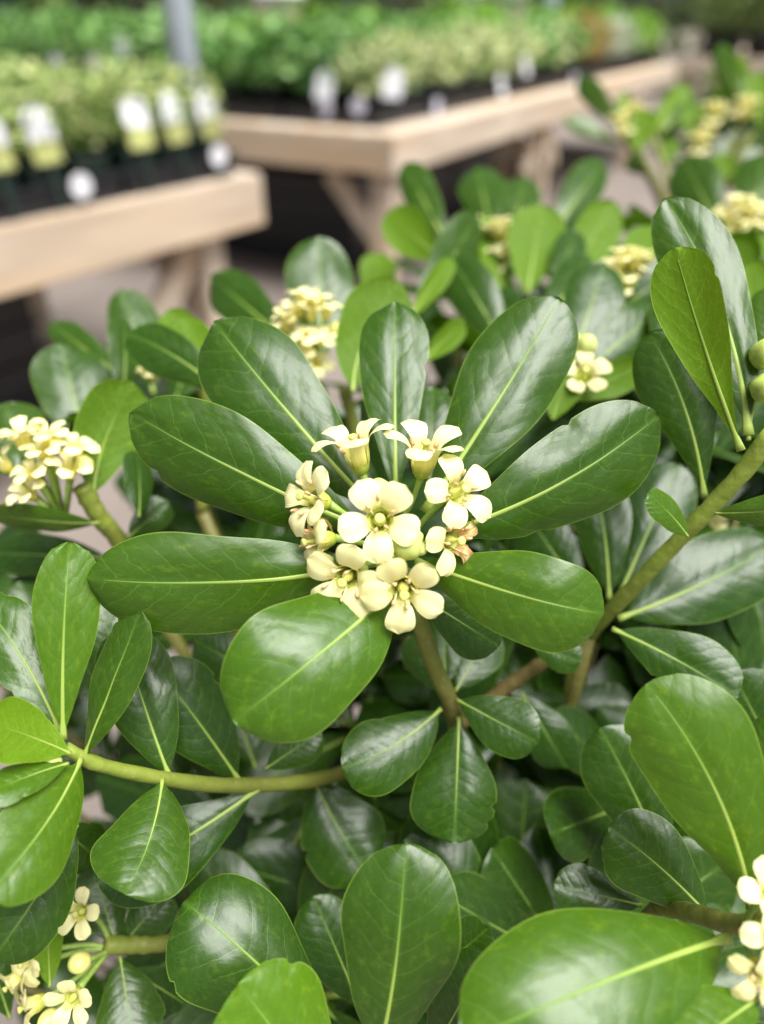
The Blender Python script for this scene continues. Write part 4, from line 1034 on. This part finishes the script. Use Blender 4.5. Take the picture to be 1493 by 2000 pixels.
# the dim mass of leaves deep inside, too many and too hidden to count
def inner_mass(own, spots, n, L, seed):
    r = random.Random(seed); V, F, C = [], [], []; TV, TF = [], []
    for i in range(n):
        (x0, x1, y0, y1, d0, d1) = r.choice(spots)
        p = P(r.uniform(x0, x1), r.uniform(y0, y1), r.uniform(d0, d1))
        dv = (CR * r.uniform(-1, 1) + CU * r.uniform(-.6, 1) + CB * r.uniform(-.9, .12)).normalized(); Ln = L * r.uniform(.7, 1.1)
        if i % 5 == 0:                    # a twig from the trunk to this leaf
            a_ = TR + Vector((r.uniform(-.01, .01), r.uniform(-.01, .01), r.uniform(-.14, .04)))
            m_ = a_ * .45 + p * .55 + Vector((0, 0, -.03)); tv, tf, tu = ring_tube(catmull([a_, m_, p], 6), [.0022, .002, .0018, .0015, .0012, .0009], 6)
            k0 = len(TV); TV += tv; TF += [tuple(q + k0 for q in f_) for f_ in tf]
        up = (Vector((0, 0, 1)) + CB * .5 + Vector((r.uniform(-.5, .5), r.uniform(-.5, .5), 0))); S = dv.cross(up).normalized(); N = S.cross(dv)
        b = len(V); nu = 8
        for j in range(nu):
            u = j / (nu - 1); h = Ln * .20 * prof(u, .9, 3.8) / .62 + .0004 * (u < .9)
            for v in (-1, -.5, 0, .5, 1):
                V.append(p + dv * (u * Ln) + S * (v * h) + N * (.10 * Ln * u * (1 - u) - .25 * h * v * v)); C.append((u, v * h / (Ln * .2), v))
        for j in range(nu - 1):
            for k in range(4): F.append((b + j * 5 + k, b + j * 5 + k + 1, b + j * 5 + k + 6, b + j * 5 + k + 5))
    me = mesh_from('inner_shade_foliage', [v - own.location for v in V], F, C)
    tw_ = link('inner_twigs', mesh_from('inner_twigs', [v - own.location for v in TV], TF, [(.9, 0, 0)] * len(TV)), M['stem'], own); tw_['kind'] = 'stuff'
    o = link('inner_shade_foliage', me, M['leaf'], own); o['kind'] = 'stuff'; o.color = (.0, .5, 0, 1)  # darkest mature green, also standing in for shade among the inner leaves
inner_mass(SHRUB, [(620, 1650, 1350, 2300, 27, 44), (560, 1500, 1000, 1450, 32, 50), (800, 1500, 700, 1050, 40, 54), (450, 800, 1700, 2300, 26, 40), (1000, 1600, 560, 800, 44, 58), (1200, 1700, 900, 1500, 30, 46), (300, 620, 900, 1200, 36, 50), (1600, 1900, 700, 1700, 28, 44), (1100, 1500, 860, 1300, 29, 44), (650, 1250, 2100, 2450, 22, 36), (900, 1250, 1250, 1700, 28, 36), (-300, 560, 1150, 2300, 30, 48), (600, 1250, 900, 1180, 28, 36), (780, 1200, 950, 1230, 27, 33), (1250, 1480, 1400, 1750, 25, 32), (650, 900, 1720, 2100, 25, 32), (950, 1400, 1850, 2200, 23, 30), (1230, 1480, 1000, 1330, 30, 40)], 1750, .062, 5)  # includes unseen leaves added behind the whorl and off frame to block light

# second shrub, further back on the right
TR2 = P(1300, 470, 72)
for (b, t, w, kw) in [((1215, 250, 72), (1128, 152, 74), 40, dict(y=.15)), ((1210, 282, 72), (1102, 232, 72), 30, dict(y=.3, roll=30)), ((1248, 300, 70), (1252, 212, 70), 62, dict(side=-1, y=.6)),
                      ((1275, 258, 72), (1345, 168, 74), 44, dict(side=-1, y=.6)), ((1215, 240, 74), (1222, 180, 76), 24, dict(side=-1, y=.6)), ((1455, 215, 72), (1402, 86, 76), 40, dict(y=.2)),
                      ((1450, 210, 74), (1440, 110, 78), 36, dict(side=-1, y=.7)), ((1480, 240, 70), (1482, 140, 72), 52, dict(side=-1, y=.55)), ((1290, 260, 72), (1360, 190, 75), 30, dict(y=.1)),
                      ((1350, 270, 72), (1358, 205, 73), 44, dict(side=-1, y=.5)), ((1400, 300, 72), (1470, 250, 72), 44, dict(y=.05)), ((1380, 330, 72), (1440, 270, 72), 50, dict(y=.06)),
                      ((1290, 330, 72), (1320, 270, 72), 36, dict(side=-1, y=.35)), ((1400, 360, 70), (1420, 300, 70), 50, dict(side=-1, y=.5)), ((1270, 340, 72), (1225, 310, 70), 30, dict(y=.05)),
                      ((1440, 340, 70), (1490, 290, 70), 40, dict(y=.06)), ((1350, 250, 73), (1310, 200, 75), 34, dict(y=.1)), ((1420, 240, 72), (1380, 180, 74), 36, dict(y=.08)), ((1330, 300, 74), (1290, 250, 76), 30, dict(y=.05)), ((1490, 290, 73), (1450, 240, 74), 40, dict(y=.08))]:
    leaf(*b, *t, w, hi=False, own=SHRUB2, **kw)
for i, (px, py, d, n) in enumerate([(1240, 225, 71, 6), (1212, 238, 70, 3), (1392, 222, 71, 4), (1455, 212, 71, 5), (1368, 280, 71, 4)]):
    cluster(px, py, d, 20, n, (0, .8, .4), SHRUB2, 0.95, 60 + i, .12, 0)
for i, (px, py, d) in enumerate([(1400, 290, 78), (1470, 330, 78), (1340, 330, 80), (1430, 200, 80), (1490, 250, 80), (1380, 240, 82), (1450, 290, 80), (1350, 290, 84), (1480, 180, 82), (1420, 360, 78), (1320, 250, 82)]):
    shoot(P(px, py, d), CV(.1, .9, .4), 7, .055, SHRUB2, .22, 80 + i)
for (px, py, d) in [(1245, 290, 71), (1275, 262, 72), (1215, 262, 72), (1350, 275, 72), (1455, 225, 72), (1400, 320, 72), (1470, 260, 71)]:
    stem([P(px, py, d), (P(px, py, d) * .45 + TR2 * .55) + Vector((.01, 0, 0)), TR2], .0026, .0036, .45, .7, SHRUB2, 10)
stem([TR2, TR2 * .5 + Vector((.36, .62, .31)) * .5, Vector((.36, .62, .285))], .006, .009, 1, 1, SHRUB2, 10)

# nursery pots that carry the shrubs
for own, sc, lb in ((SHRUB, 1.0, 'large black nursery pot on the floor under the main shrub'), (SHRUB2, .85, 'black nursery pot on the floor under the shrub behind')):
    o = thing('nursery_pot', lb, 'pot', (own.location.x, own.location.y, 0.001), 0, 'nursery pots on the floor')
    link('pot_shell', pot_mesh('pot_shell', .10 * sc, .13 * sc, .31), M['tray'], o); link('soil', soil_mesh('soil', .123 * sc, .29), M['soil'], o)
